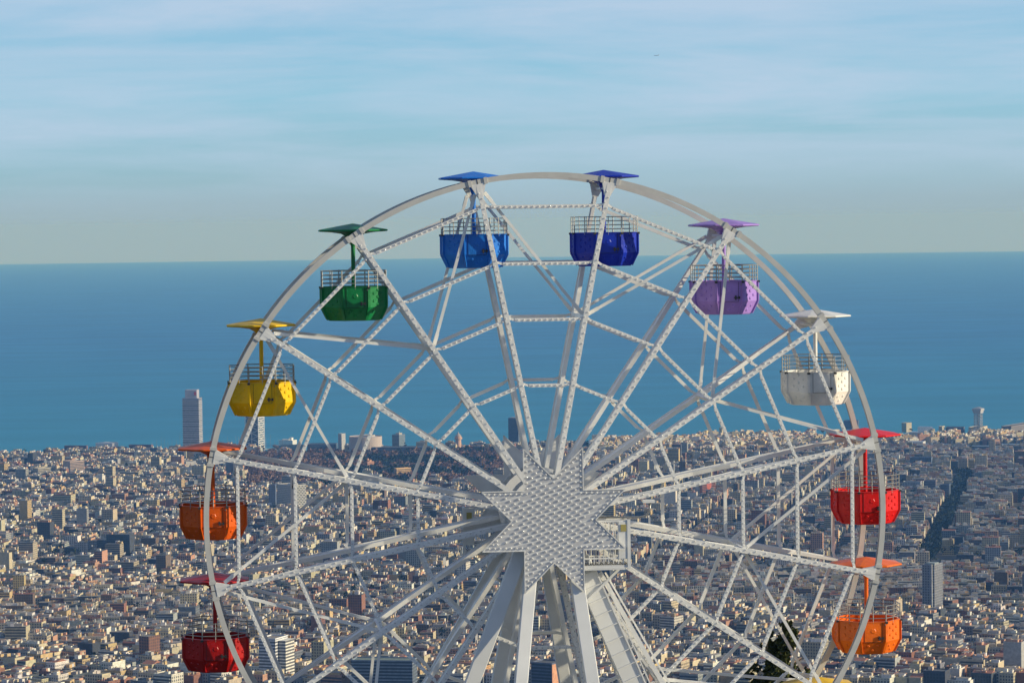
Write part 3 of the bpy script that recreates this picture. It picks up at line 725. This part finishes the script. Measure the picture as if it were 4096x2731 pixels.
landmark('apartment_block', 'striped yellow and red stepped block at the lower edge of the park', 'apartment block', 902, 948, 1075, 1104, 40, (.62,.42,.22), (2,2), TERRA, depth=36)
landmark('tower_block', 'blue tower block with white lit strip left of the star tips', 'tower block', 1133, 1154, 1078, 1110, 5, (.16,.22,.32), (0,2), depth=18)
# the sunlit waterfront rows right of the hub, one block at a time
rw = random.Random(21); wl = set()
SPOT = ['just right of the hub star', 'behind the upper right spokes', 'behind the ring bars right of the hub', 'below the white gondola', 'left of the red canopy']
for i in range(40):
    px = 1490 + i*10.8 + rw.uniform(-3, 3); ph_ = rw.uniform(9, 26) if i > 8 else rw.uniform(7, 14); yb_ = 1012 - (px-1490)*.010 + rw.uniform(-6, 16)
    for _t in range(300):
        cn, c = rw.choice([('cream', (.66,.56,.38)), ('sand', (.56,.47,.34)), ('salmon', (.58,.36,.25)), ('white', (.72,.70,.62)), ('ochre', (.60,.46,.24))])
        lb = '%s %s waterfront block %s, %s' % ('tall' if ph_ > 19 else ('low' if ph_ < 13 else 'middling'), cn, SPOT[min(4, int((px-1490)/87))], rw.choice(['nearest the sea', 'one row back', 'beside the trees', 'with lit flank']))
        if lb not in wl: break
    wl.add(lb)
    landmark('apartment_block', lb, 'apartment block', px, px+rw.uniform(12, 17), yb_-ph_, yb_, rw.uniform(9, 12), jit(c, rw), (1, rw.choice((0,1))), rw.choice((TERRA, PALER)), depth=rw.uniform(14, 17), group='sunlit apartment blocks along the waterfront')
# harbour basin
hb = MB(); q4 = [on_ground(1880, 1024), on_ground(2075, 1024), on_ground(2105, 1010), on_ground(1905, 1010)]
hb.add([(p.x, p.y, p.z+.6) for p in q4], [(0,1,2,3)]); tag(hb.build('harbour_water', bpy.data.materials['sea_water']), kind='structure')
KEEP.append(((q4[0].x+q4[2].x)/2, (q4[0].y+q4[2].y)/2, 130))
for (x0, x1, y0, y1, lb, c) in ((2120,2180,1020,1030,'long blue-grey quay shed right of the white cube building',(.20,.26,.32)),(2190,2290,1024,1036,'long dark flat-roofed shed at the head of the port',(.12,.16,.22)),(2300,2372,1020,1032,'dark flat shed at the right edge below the arcaded port building',(.13,.17,.22)),
        (2216,2258,1012,1020,'low red and pink port building below the cable car tower',(.50,.16,.14)),(2140,2170,1006,1013,'low white quay building beside the motor yacht',(.6,.6,.58))):
    landmark('port_building', lb, 'port building', x0, x1, y0, y1, 3, c, (0,0), tuple(v*1.5 for v in c), depth=40)
# cylinder building
c = on_ground(840, 1045); mpp = c.y/PXM
o = empty('round_hall', c, 0); tag(o, 'round drum-shaped concrete hall, dark on its left, near the shore', 'hall')
def drum(name, r, h, col, cx=0, cy=0):
    s = MB(); q = lambda rr, z: [(cx+rr*math.cos(2*math.pi*i/40), cy+rr*math.sin(2*math.pi*i/40), z) for i in range(40)]
    s.rings([q(r,0), q(r,h), q(r-1,h), q(r-1,h-1.5)], False, True); return s.build(name, pmat(name+'_concrete', col, .8), o)
drum('drum_wall', 38*mpp, 44*mpp, (.42,.36,.33)); KEEP.append((c.x, c.y, 60))
drum('roof_drum', 14*mpp, 47*mpp, (.4,.38,.36), 8*mpp, 4)
# white round hall on left
c = on_ground(246, 1040); mpp = c.y/PXM
o = empty('round_hall', c, 0); tag(o, 'small round white hall with a flat brim roof at the left shore', 'hall')
drum('drum_wall', 20*mpp, 22*mpp, (.62,.64,.66)); drum('roof_drum', 26*mpp, 24*mpp, (.7,.68,.64)); KEEP.append((c.x, c.y, 50))
# brick water tower with cap
def tower_round(px, pyt, pyb, rpx, label, col, cap):
    c = on_ground(px, pyb); mpp = c.y/PXM; h = (pyb-pyt)*mpp; r = rpx*mpp
    o = empty('water_tower', c, 0); tag(o, label, 'tower'); q = lambda rr, z: [(rr*math.cos(2*math.pi*i/16), rr*math.sin(2*math.pi*i/16), z) for i in range(16)]
    MB().rings([q(r*.8,0), q(r*.72,h*.62), q(r*1.0,h*.64), q(r*1.0,h*.72), q(r*.8,h*.73), q(r*.8,h*.78)]).build('shaft', pmat('brick_shaft', col, .8), o)
    MB().rings([q(r*.85,h*.782), q(r*.45,h*.86), q(r*.12,h*.93), q(.1,h)]).build('spire', pmat('spire_tile', cap, .7), o)
tower_round(1053, 990, 1040, 9, 'slender brick water tower with pointed cap at the park edge', (.52,.34,.26), (.35,.30,.28))
tower_round(1211, 1106, 1138, 7, 'small brick church tower behind the hub star', (.5,.26,.2), (.35,.2,.15)) if False else None
# cable car tower (steel lattice)
c = on_ground(2247, 1001); mpp = c.y/PXM; h = (1001-948)*mpp; r = 15*mpp/2
o = empty('cable_car_tower', c, R_(-30)); tag(o, 'steel lattice cable car tower with a boxy cabin on top, at the port', 'tower')
s = MB(); n = 8
for x, y in ((-1,-1),(1,-1),(1,1),(-1,1)): s.beam((x*r, y*r, 0), (x*r*.95, y*r*.95, h), 1.1, 1.1)
for i in range(n):
    z0, z1 = h*i/n, h*(i+1)/n
    for (x0,y0),(x1,y1) in (((-1,-1),(1,-1)),((1,-1),(1,1)),((1,1),(-1,1)),((-1,1),(-1,-1))):
        s.beam((x0*r,y0*r,z0),(x1*r,y1*r,z1),.6,.6,ref=(.3,.2,.9)); s.beam((x1*r,y1*r,z0),(x0*r,y0*r,z1),.6,.6,ref=(.3,.2,.9)); s.beam((x0*r,y0*r,z1),(x1*r,y1*r,z1),1.0,1.0,ref=(0,0,1))
s.box(-1.5,1.5,-1.5,1.5,0,h)
s.build('lattice_shaft', pmat('grey_lattice', (.30,.33,.37), .6), o)
s = MB().box(-r*1.25,r*1.25,-r*1.25,r*1.25,h,h+6); s.box(-r*1.45,r*1.45,-r*1.45,r*1.45,h+6.02,h+11); s.build('cabin', pmat('cabin_wall', (.42,.42,.44), .6), o)
s = MB(); q=r*1.5; s.add([(-q,-q,h+11.1),(q,-q,h+11.1),(q,q,h+11.1),(-q,q,h+11.1),(0,0,h+16)], [(0,1,4),(1,2,4),(2,3,4),(3,0,4),(3,2,1,0)]); s.build('roof', pmat('cabin_roof', (.28,.30,.33), .6), o)
# fish sculpture by the shore
c = on_ground(640, 1034); mpp = c.y/PXM
o = MB().rings([[Vector((-14*mpp+i*2.6*mpp, math.cos(q)*3*mpp*math.sin(.25+i*.26), (18-i*1.6)*mpp*.62 + math.sin(q)*5.5*mpp*math.sin(.3+i*.25))) for q in [2*math.pi*j/8 for j in range(8)]] for i in range(11)]).build('sculpture', pmat('bronze', (.22,.15,.12), .5, .4))
o.location = c; tag(o, 'large dark bronze fish-shaped sculpture right of the lattice-clad tower', 'sculpture')
# distant airliner (its real size, far off)
dr = pix_ray(1508, 128); dr.normalize(); pl = Vector((0,0,CAMZ)) + dr*24000
o = empty('airplane', pl, 0); tag(o, 'tiny distant airplane flying left, high in the sky at upper right', 'airplane')
MP_ = pmat('aircraft_paint', (.45,.47,.5), .5)
MB().tube([(-18,0,0),(-15,0,0),(12,0,.2),(19,0,1.5)], 2.0, 10).build('fuselage', MP_, o, smooth=True)
MB().beam((-3,-1.5,-1),(4,-17,0),.5,5,ref=(1,0,0),a1=.3,b1=1.6).beam((-3,1.5,-1),(4,17,0),.5,5,ref=(1,0,0),a1=.3,b1=1.6).build('wing', MP_, o)
MB().beam((14,0,1),(19,0,8),.5,5,ref=(1,0,0),a1=.3,b1=2).build('tail_fin', MP_, o)

# --- ordinary buildings
def street_rot(x, y):
    if y > 4350: return -R_(10)
    # older quarters: patches with their own street direction
    k = (math.floor((x+5000)/430)*7 + math.floor(y/380)*13) % 9
    return -R_([10, 24, 3, 31, 17, 12, 38, 7, 26][k])
AV0, AV1 = on_ground(2128, 1290), on_ground(2216, 1092)          # the tree-lined avenue on the right
def av_dist(x, y):
    t = ((x-AV0.x)*(AV1.x-AV0.x)+(y-AV0.y)*(AV1.y-AV0.y))/((AV1-AV0).length_squared)
    t = max(-.05, min(1.05, t)); return math.hypot(x-(AV0.x+t*(AV1.x-AV0.x)), y-(AV0.y+t*(AV1.y-AV0.y)))
def in_park(x, y):
    a = (x/y); 
    if 6280 < y < 7350 and -.088 < a < .001: return True
    return False
def clear(x, y, r=10):
    if in_park(x, y) or av_dist(x, y) < 15+r*.4: return False
    if y > coast(x)-40: return False
    if y > 7550 and x > 780: return False
    for kx, ky, kr in KEEP:
        if abs(x-kx) < kr and abs(y-ky) < kr+8: return False
        # keep the sight line down to a landmark's lower storeys open
    return True
def place_buildings():
    out = []
    r = rng
    def one(cx, cy, rot, w, d, front, far):
        if not clear(cx, cy, w): return
        if abs(cx) > cy*.175+120: return
        nm, c, _ = PAL[r.choices(range(len(PAL)), PALW)[0]]
        pt = math.sin(cx*.0062+cy*.0031)+math.sin(cy*.0081-cx*.004+2)
        fl = r.choice([4,5,5,6,6,6,7,7,8]) + (1 if pt > .8 else (-2 if pt < -.9 else 0)); h = fl*3.15+1.5
        if r.random() < .035 and w > 14 and cy < 6000:      # a low market, school or workshop roof between the houses
            h = r.uniform(6, 11); fl = 2; w *= 1.5; d *= 1.2
        if r.random() < (.03 if cy > 4300 else .012): fl = r.randint(9, 14); h = fl*3.1+1
        if y_dense(cy): fl = r.choice([5,6,6,7,8]); h = fl*3.1
        if cx > 190 and cy > coast(cx)-430:                 # seafront quarter: sunlit strip put into paler, brightened wall colours
            nm, c, _ = PAL[r.choice([0,0,0,2,3,6,6,4])]; c = tuple(min(.85, v*1.15) for v in c); h += 6
        st = r.random(); sf = 1 if st < .62 else (2 if st < .85 else 0); ss = 0 if r.random() < .62 else 1
        rc = r.random(); roof = ('terracotta', TERRA) if rc < .22 else (('grey', GREYR) if rc < .70 else ('pale', PALER))
        out.append(dict(x=cx, y=cy, rot=rot, w=w, d=d, h=h, fl=fl, cn=nm, c=jit(c, r), sty=(sf, ss), rn=roof[0], rc=jit(roof[1], r), seed=r.randint(0, 10**9)))
    def y_dense(y): return y > 7000
    # regular grid quarter: perimeter blocks
    rot = -R_(10); ex = Vector((math.cos(rot), math.sin(rot), 0)); ey = Vector((-math.sin(rot), math.cos(rot), 0))
    S = 133.0; B = 113.0
    for i in range(-22, 26):
        for j in range(24, 72):
            c = ex*(i*S) + ey*(j*S)
            if c.x/c.y > .13: c = c + ex*r.uniform(-45, 45)
            if not (4350 < c.y < 8700): continue
            if abs(c.x) > c.y*.18+150 or (c.x > 190 and c.y > coast(c.x)-520): continue
            for side in range(4):
                pos = -B/2
                while pos < B/2-8:
                    w = min(r.uniform(11, 26), B/2-pos); dp = r.uniform(18, 27)
                    a = pos+w/2
                    if side == 0: u, v, rr, ww, dd = a, -B/2+dp/2, 0, w, dp
                    elif side == 1: u, v, rr, ww, dd = a, B/2-dp/2, 0, w, dp
                    elif side == 2: u, v, rr, ww, dd = -B/2+dp/2, a, 0, dp, w
                    else: u, v, rr, ww, dd = B/2-dp/2, a, 0, dp, w
                    pos += w
                    if side >= 2 and abs(a) > B/2-24: continue
                    p = c + ex*u + ey*v
                    one(p.x, p.y, rot, ww-.3, dd-.3, side == 0, True)
            for q in range(5):
                p = c + ex*r.uniform(-28, 28) + ey*r.uniform(-28, 28)
                out.append(dict(x=p.x, y=p.y, rot=rot, w=r.uniform(10,22), d=r.uniform(10,20), h=r.uniform(4,8), fl=2, cn='x', c=jit((.4,.36,.3), r), sty=(0,0), rn='x', rc=jit(GREYR if r.random() < .6 else TERRA, r), seed=1)) if clear(p.x, p.y) else None
    # older quarters near the foot of the hill: rows along short streets, turned patch by patch
    y = 3060.0
    while y < 4380:
        x = -y*.17-100
        depth = r.uniform(17, 23)
        while x < y*.17+100:
            w = r.uniform(11, 27); rot = street_rot(x+w/2, y)
            yy = y + r.uniform(-5, 5)
            if r.random() > .05:
                one(x+w/2, yy, rot+R_(r.uniform(-2,2)), w*.93, depth*r.uniform(.7, 1.0), True, False)
            x += w*(.96) + (r.uniform(6, 12) if r.random() < .12 else 0)
        y += r.uniform(23, 31)
    # dense old town by the sea, right of centre
    for _ in range(3000):
        a = r.uniform(.025, .17); yy = r.uniform(6950, 7900); x = a*yy
        if yy < coast(x)-520: continue
        if x > 700 and yy > 7600: continue
        one(x, yy, R_(r.uniform(18, 48) if r.random() < .7 else r.uniform(-30, -4)), r.uniform(10, 26), r.uniform(9, 14), True, True)
    return out
BL = place_buildings()
def clutter(b, add):
    """rooftop stair heads, tanks, chimneys and party-wall stubs of one building; add(part, cx, cy, z0, w, d, h, col)"""
    r = random.Random(b['seed']); n = 0
    if b['cn'] == 'x': return 0
    w, d, h = b['w'], b['d'], b['h']
    k = r.randint(2, 5)
    for i in range(k):
        t = r.random()
        ww, dd, hh = (r.uniform(3,6), r.uniform(3,6), r.uniform(2.2,4)) if t < .6 else ((r.uniform(1,2), r.uniform(1,2), r.uniform(2,4.5)) if t < .85 else (w*r.uniform(.3,.6), d*r.uniform(.3,.5), 3.0))
        ww = min(ww, w*.8); dd = min(dd, d*.8)
        c = jit(r.choice([(.80,.76,.66),(.64,.55,.40),(.55,.32,.22),(.62,.44,.22),(.78,.76,.72),(.5,.45,.4)]), r)
        add('stair_head' if t < .6 else ('chimney' if t < .85 else 'penthouse'), r.uniform(-.5,.5)*(w-ww), r.uniform(-.5,.5)*(d-dd), h+.02+i*.004, ww, dd, hh, c)
        n += 1
    return n
for b in BL: b['z'] = ground_h(b['x'], b['y'])-.5
def px_of(b):
    v = Vector((b['x'], b['y'], b['z']+b['h']-CAMZ)); dpt = v.dot(CF)
    return PW/2+F_PX*v.dot(CR)/dpt, PH/2-F_PX*v.dot(CU)/dpt
cand = []
for i, b in enumerate(BL):
    if b['cn'] == 'x': continue
    px, py = px_of(b)
    if -20 < px < 4116 and 500 < py < 2725: cand.append((b['y'] - 2.0*b['h'], i, px, py))
cand.sort(); ind = cand[:296]
# --- the nearest ordinary buildings, each a thing of its own
def hpos(px):
    for lim, nm in ((230,'at the far left edge'), (450,'well left of the dark red gondola'), (700,'beside the dark red gondola'), (990,'under the dark red gondola'), (1230,'right of the slatted white tower'), (1500,'behind the lower left spokes'),
                    (1750,'left of the splayed pylon leg'), (2000,'behind the left pylon leg'), (2240,'between the left pylon legs'), (2420,'between the two upright legs'), (2650,'behind the ladder leg'), (2900,'just right of the ladder leg'),
                    (3120,'left of the dark tree'), (3330,'beside the dark tree'), (3620,'under the bright orange gondola'), (3860,'right of the bright orange gondola'), (4200,'at the far right edge')):
        if px < lim: return nm
ordr = [c[3] for c in ind]; qs = sorted(ordr, reverse=True)
def vpos(py):
    k = qs.index(py)/len(qs)
    return 'in the bottom row' if k < .34 else ('one row up' if k < .67 else 'several rows up')
seen = {}
ind_ids = set()
ROOFW = {'terracotta': 'red-tiled', 'grey': 'grey-roofed', 'pale': 'pale-roofed'}
SIZE = lambda b: 'tall' if b['h'] > 26 else ('low' if b['h'] < 18 else 'mid-rise')
for _, i, px, py in ind:
    b = BL[i]; ind_ids.add(i)
    rr = random.Random(i)
    for attempt in range(400):
        L0 = f"{SIZE(b)} {b['cn']} {ROOFW[b['rn']]} block {vpos(py)} {hpos(px)}"
        if L0 not in seen: break
        nm, c, _w = PAL[rr.randrange(len(PAL))]; b['cn'] = nm; b['c'] = jit(c, rr)
        q = rr.choice([('terracotta', TERRA), ('grey', GREYR), ('pale', PALER)]); b['rn'] = q[0]; b['rc'] = jit(q[1], rr)
    seen[L0] = 1
    o = empty('apartment_building', (b['x'], b['y'], b['z']), b['rot'])
    tag(o, L0, 'building', 'ordinary apartment buildings in the near part of the city')
    w, d, h = b['w'], b['d'], b['h']
    q = Boxes(); q.add(0,0,0,w,d,h,0,b['c'],b['sty'],b['rc']); q.build('wall', o)
    q = Boxes(); pc = tuple(min(.85, v*1.12) for v in b['c'])
    for cx, cy, ww, dd in ((0,-d/2+.2,w+.3,.5),(0,d/2-.2,w+.3,.5),(-w/2+.2,0,.5,d-1),(w/2-.2,0,.5,d-1)): q.add(cx, cy, h+.01, ww, dd, 1.0, 0, pc, (0,0), pc)
    q.build('parapet', o)
    if b['rn'] == 'terracotta':
        s = MB(); e = .2; zz = h+.25
        s.add([(-w/2+e,-d/2+e,zz),(w/2-e,-d/2+e,zz),(w/2-e,d/2-e,zz),(-w/2+e,d/2-e,zz),(-w/2+e,0,zz+d*.16),(w/2-e,0,zz+d*.16)], [(0,1,5,4),(1,2,5),(2,3,4,5),(3,0,4),(3,2,1,0)])
        s.build('roof', bpy.data.materials.get('terracotta_tile') or pmat('terracotta_tile', (.36,.16,.10), .85, 0, 0, 1, .3, .4), o)
    if b['sty'][0] == 2:
        q = Boxes()
        for fz in range(1, b['fl']): q.add(0, -d/2-.6, fz*3.2+.3, w*.86, 1.1, 1.0, 0, pc, (0,0), pc)
        q.build('balcony_rows', o)
    def add(part, cx, cy, z0, ww, dd, hh, c):
        q = Boxes(); q.add(cx, cy, z0, ww, dd, hh, 0, c, (0,0), jit(PALER, rr)); q.build(part, o)
    clutter(b, add)
# --- all the others, as one mass
far = Boxes()
for i, b in enumerate(BL):
    if i in ind_ids: continue
    far.add(b['x'], b['y'], b['z'], b['w'], b['d'], b['h'], b['rot'], b['c'], b['sty'], b['rc'])
    cs, sn = math.cos(b['rot']), math.sin(b['rot'])
    def add(part, cx, cy, z0, ww, dd, hh, c): far.add(b['x']+cx*cs-cy*sn, b['y']+cx*sn+cy*cs, b['z']+z0, ww, dd, hh, b['rot'], c, (0,0), PALER)
    clutter(b, add)
tag(far.build('city_buildings'), 'dense mass of pale and brick buildings stretching from the hill foot to the shore', 'city', kind='stuff')
print('buildings', len(BL), 'boxes', len(far.b))

# ------------------------------------------------------------------ greenery
def crown_mesh(mb, c, rx, ry, rz, n, leaf, r):
    lobes = [(Vector((r.gauss(0,.45), r.gauss(0,.45), r.gauss(0,.42))), r.uniform(.28,.5)) for _ in range(9)]
    for _ in range(n):
        lo_, lr = r.choice(lobes); v = Vector((r.gauss(0,1), r.gauss(0,1), r.gauss(0,1))).normalized()*lr*(r.random()**.4)
        p = lo_+v
        if p.length > 1.15: continue
        p = Vector((c[0]+p.x*rx, c[1]+p.y*ry, c[2]+p.z*rz)); a = Vector((r.gauss(0,1), r.gauss(0,1), r.gauss(0,1))).normalized(); b = a.orthogonal().normalized(); l = leaf*r.uniform(.6,1.4)
        e = a.cross(b)
        mb.add([p-b*l-e*l*.6, p+b*l-e*l*.6, p+b*l+e*l*.6, p-b*l+e*l*.6], [(0,1,2,3)])
def leafmat(name, c, c2, sc):
    mt = pmat(name, c, .8); nt = mt.node_tree; b = nt.nodes['Principled BSDF']; g = N(nt, 'ShaderNodeNewGeometry'); n = N(nt, 'ShaderNodeTexNoise'); n.inputs['Scale'].default_value = sc; n.inputs['Detail'].default_value = 3
    r = N(nt, 'ShaderNodeValToRGB'); r.color_ramp.elements[0].position = .38; r.color_ramp.elements[0].color = (*c, 1); r.color_ramp.elements[1].position = .62; r.color_ramp.elements[1].color = (*c2, 1)
    nt.links.new(g.outputs['Position'], n.inputs['Vector']); nt.links.new(n.outputs['Fac'], r.inputs[0]); nt.links.new(r.outputs[0], b.inputs['Base Color']); b.inputs['Specular IOR Level'].default_value = .2
    return mt
rt = random.Random(5)
mb = MB(); mb2 = MB()
for _ in range(1500):
    y = rt.uniform(6290, 7350); a = rt.uniform(-.088, .001); x = a*y
    if not in_park(x, y): continue
    z = ground_h(x, y); brown = math.sin(x*.011+1)+math.sin(y*.017+x*.006) + rt.gauss(0,.35) > -.45
    rad = rt.uniform(8, 13); crown_mesh(mb if brown else mb2, (x, y, z+rad*1.0), rad, rad, rad*.9, 60, 2.4, rt)
tag(mb.build('bare_park_trees', leafmat('bare_twigs', (.15,.085,.065), (.21,.13,.095), .02)), 'reddish brown leafless wood of the park in front of the shore', 'park trees', kind='stuff')
for _ in range(420):                         # avenue
    t = rt.uniform(-.02, 1.02); sd_ = rt.choice((-1,1))*rt.uniform(2, 12); dv = (AV1-AV0).normalized(); nv = Vector((dv.y, -dv.x, 0))
    p = AV0.lerp(AV1, t)+nv*sd_; z = ground_h(p.x, p.y); crown_mesh(mb2, (p.x, p.y, z+9), 6, 6, 6, 34, 1.7, rt)
for _ in range(1500):                        # street trees, courtyards, port promenade
    y = rt.uniform(3150, 7900); x = rt.uniform(-.172, .172)*y
    if y > coast(x)-30: continue
    z = ground_h(x, y); rad = rt.uniform(4, 8); crown_mesh(mb2, (x, y, z+rt.uniform(8, 20)), rad, rad, rad, 30, 1.5, rt)
for _ in range(260):
    x = rt.uniform(150, 800); y = 7500+rt.uniform(-60, 60) + x*.1; z = ground_h(x, y); crown_mesh(mb2, (x, y, z+9), 8, 8, 7, 30, 1.8, rt)
tag(mb2.build('city_trees', leafmat('dark_foliage', (.010,.018,.012), (.022,.034,.018), .03)), 'dark green trees massed along the avenue, in the park and between buildings', 'trees', kind='stuff')

# dark evergreen on the near slope, bottom right
dv = pix_ray(1795, 1540); tb = Vector((dv.x*140/dv.y, 140, CAMZ+dv.z*140/dv.y))
tr = empty('pine_tree', (tb.x, tb.y, ground_h(tb.x, tb.y)-1), 0); tag(tr, 'dark evergreen tree poking up behind the lower right spokes', 'tree')
mb = MB(); zb = tb.z - tr.location.z; r5 = random.Random(3)
for cx, cz, rx, rz, n in ((-.1,-.3,1.25,1.35,2600),(.1,1.0,1.0,.95,1800),(-1.0,-.2,.8,.5,700),(.9,-.4,.8,.6,800),(.3,1.75,.55,.45,500),(-.55,1.55,.3,.35,160),(.1,-1.8,1.5,1.3,2600),(-.5,-3.4,2.2,1.6,3200),(.9,-3.2,2,1.6,2600),(.2,-5,2.6,1.8,2600)):
    crown_mesh(mb, (cx, 0, zb+cz), rx, rx, rz, n, .075, r5)
mb.build('crown', leafmat('pine_needles', (.016,.026,.008), (.10,.105,.028), 1.6), tr)
t_ = MB().tube([(0,0,0),(.2,0,zb*.4),(0,0,zb-1.0),(.1,0,zb+1.2)], .28, 8, r1=.05)
for i in range(14):
    z = zb-5+i*.5; a = r5.uniform(0, 6.28); t_.tube([(0,0,z),(1.1*math.cos(a),1.1*math.sin(a),z+.5)], .06, 5, r1=.02)
t_.build('trunk', pmat('bark', (.06,.045,.035), .9), tr)

# ------------------------------------------------------------------ boats
def boat(px, py, mast, label, L_=13, group='sailing boats moored along the shore'):
    c = on_ground(px, py); c.z = -(c.x**2+c.y**2)/(2*RE)+.0 if c.y > coast(c.x)-5 else c.z
    o = empty('sailboat' if mast else 'motor_yacht', c, R_(rt.uniform(-30, 30))); tag(o, label, 'boat', group)
    w = L_*.15
    MB().rings([[Vector((-L_/2,-w*.7,0)),Vector((L_*.2,-w*.7,0)),Vector((L_/2,0,0)),Vector((L_*.2,w*.7,0)),Vector((-L_/2,w*.7,0))],[Vector((-L_/2,-w,L_*.11)),Vector((L_*.2,-w,L_*.12)),Vector((L_*.56,0,L_*.15)),Vector((L_*.2,w,L_*.12)),Vector((-L_/2,w,L_*.11))]]).build('hull', MW, o)
    MB().box(-L_*.25, L_*.12, -w*.6, w*.6, L_*.12, L_*(.17 if mast else .26)).build('cabin', MW, o)
    if mast: MB().tube([(0,0,L_*.1),(0,0,L_*mast)], .32, 5).build('mast', MGALV, o)
rb_ = random.Random(8)
ORD = ['leftmost', 'second', 'third', 'fourth', 'fifth', 'sixth', 'seventh', 'eighth', 'ninth', 'tenth']
for grp, x0, x1, n in (('left of the tall skyscraper', 350, 415, 8), ('between the two seaside skyscrapers', 472, 560, 10), ('right of the lattice-clad tower', 612, 650, 5)):
    for i in range(n):
        px = x0+(x1-x0)*i/(n-1)+rb_.uniform(-2, 2)
        boat(px, 1031.0+rb_.uniform(-2.5, 1.0) - (px-500)*.004, rb_.uniform(1.5, 2.8), '%s sailing boat from the left in the row moored %s' % (ORD[i], grp) if i else 'leftmost sailing boat in the row moored '+grp, 14, 'sailing boats in the marina by the skyscrapers')
boat(2130, 1001, 0, 'long white motor yacht by the port, right of the red canopy', 90, 'large motor yachts in the port') 
for i in range(8):
    boat(2050+i*7, 1020-i*1.1, .8 if i % 2 else 0, 'white %s %s the row beside the white cube building' % ('boat with a mast' if i % 2 else 'motor boat', ['at the left end of', 'second in', 'left of the middle in', 'near the middle of', 'right of the middle in', 'third from last in', 'next to last in', 'last in'][i]), 22, 'boats berthed beside the white cube')
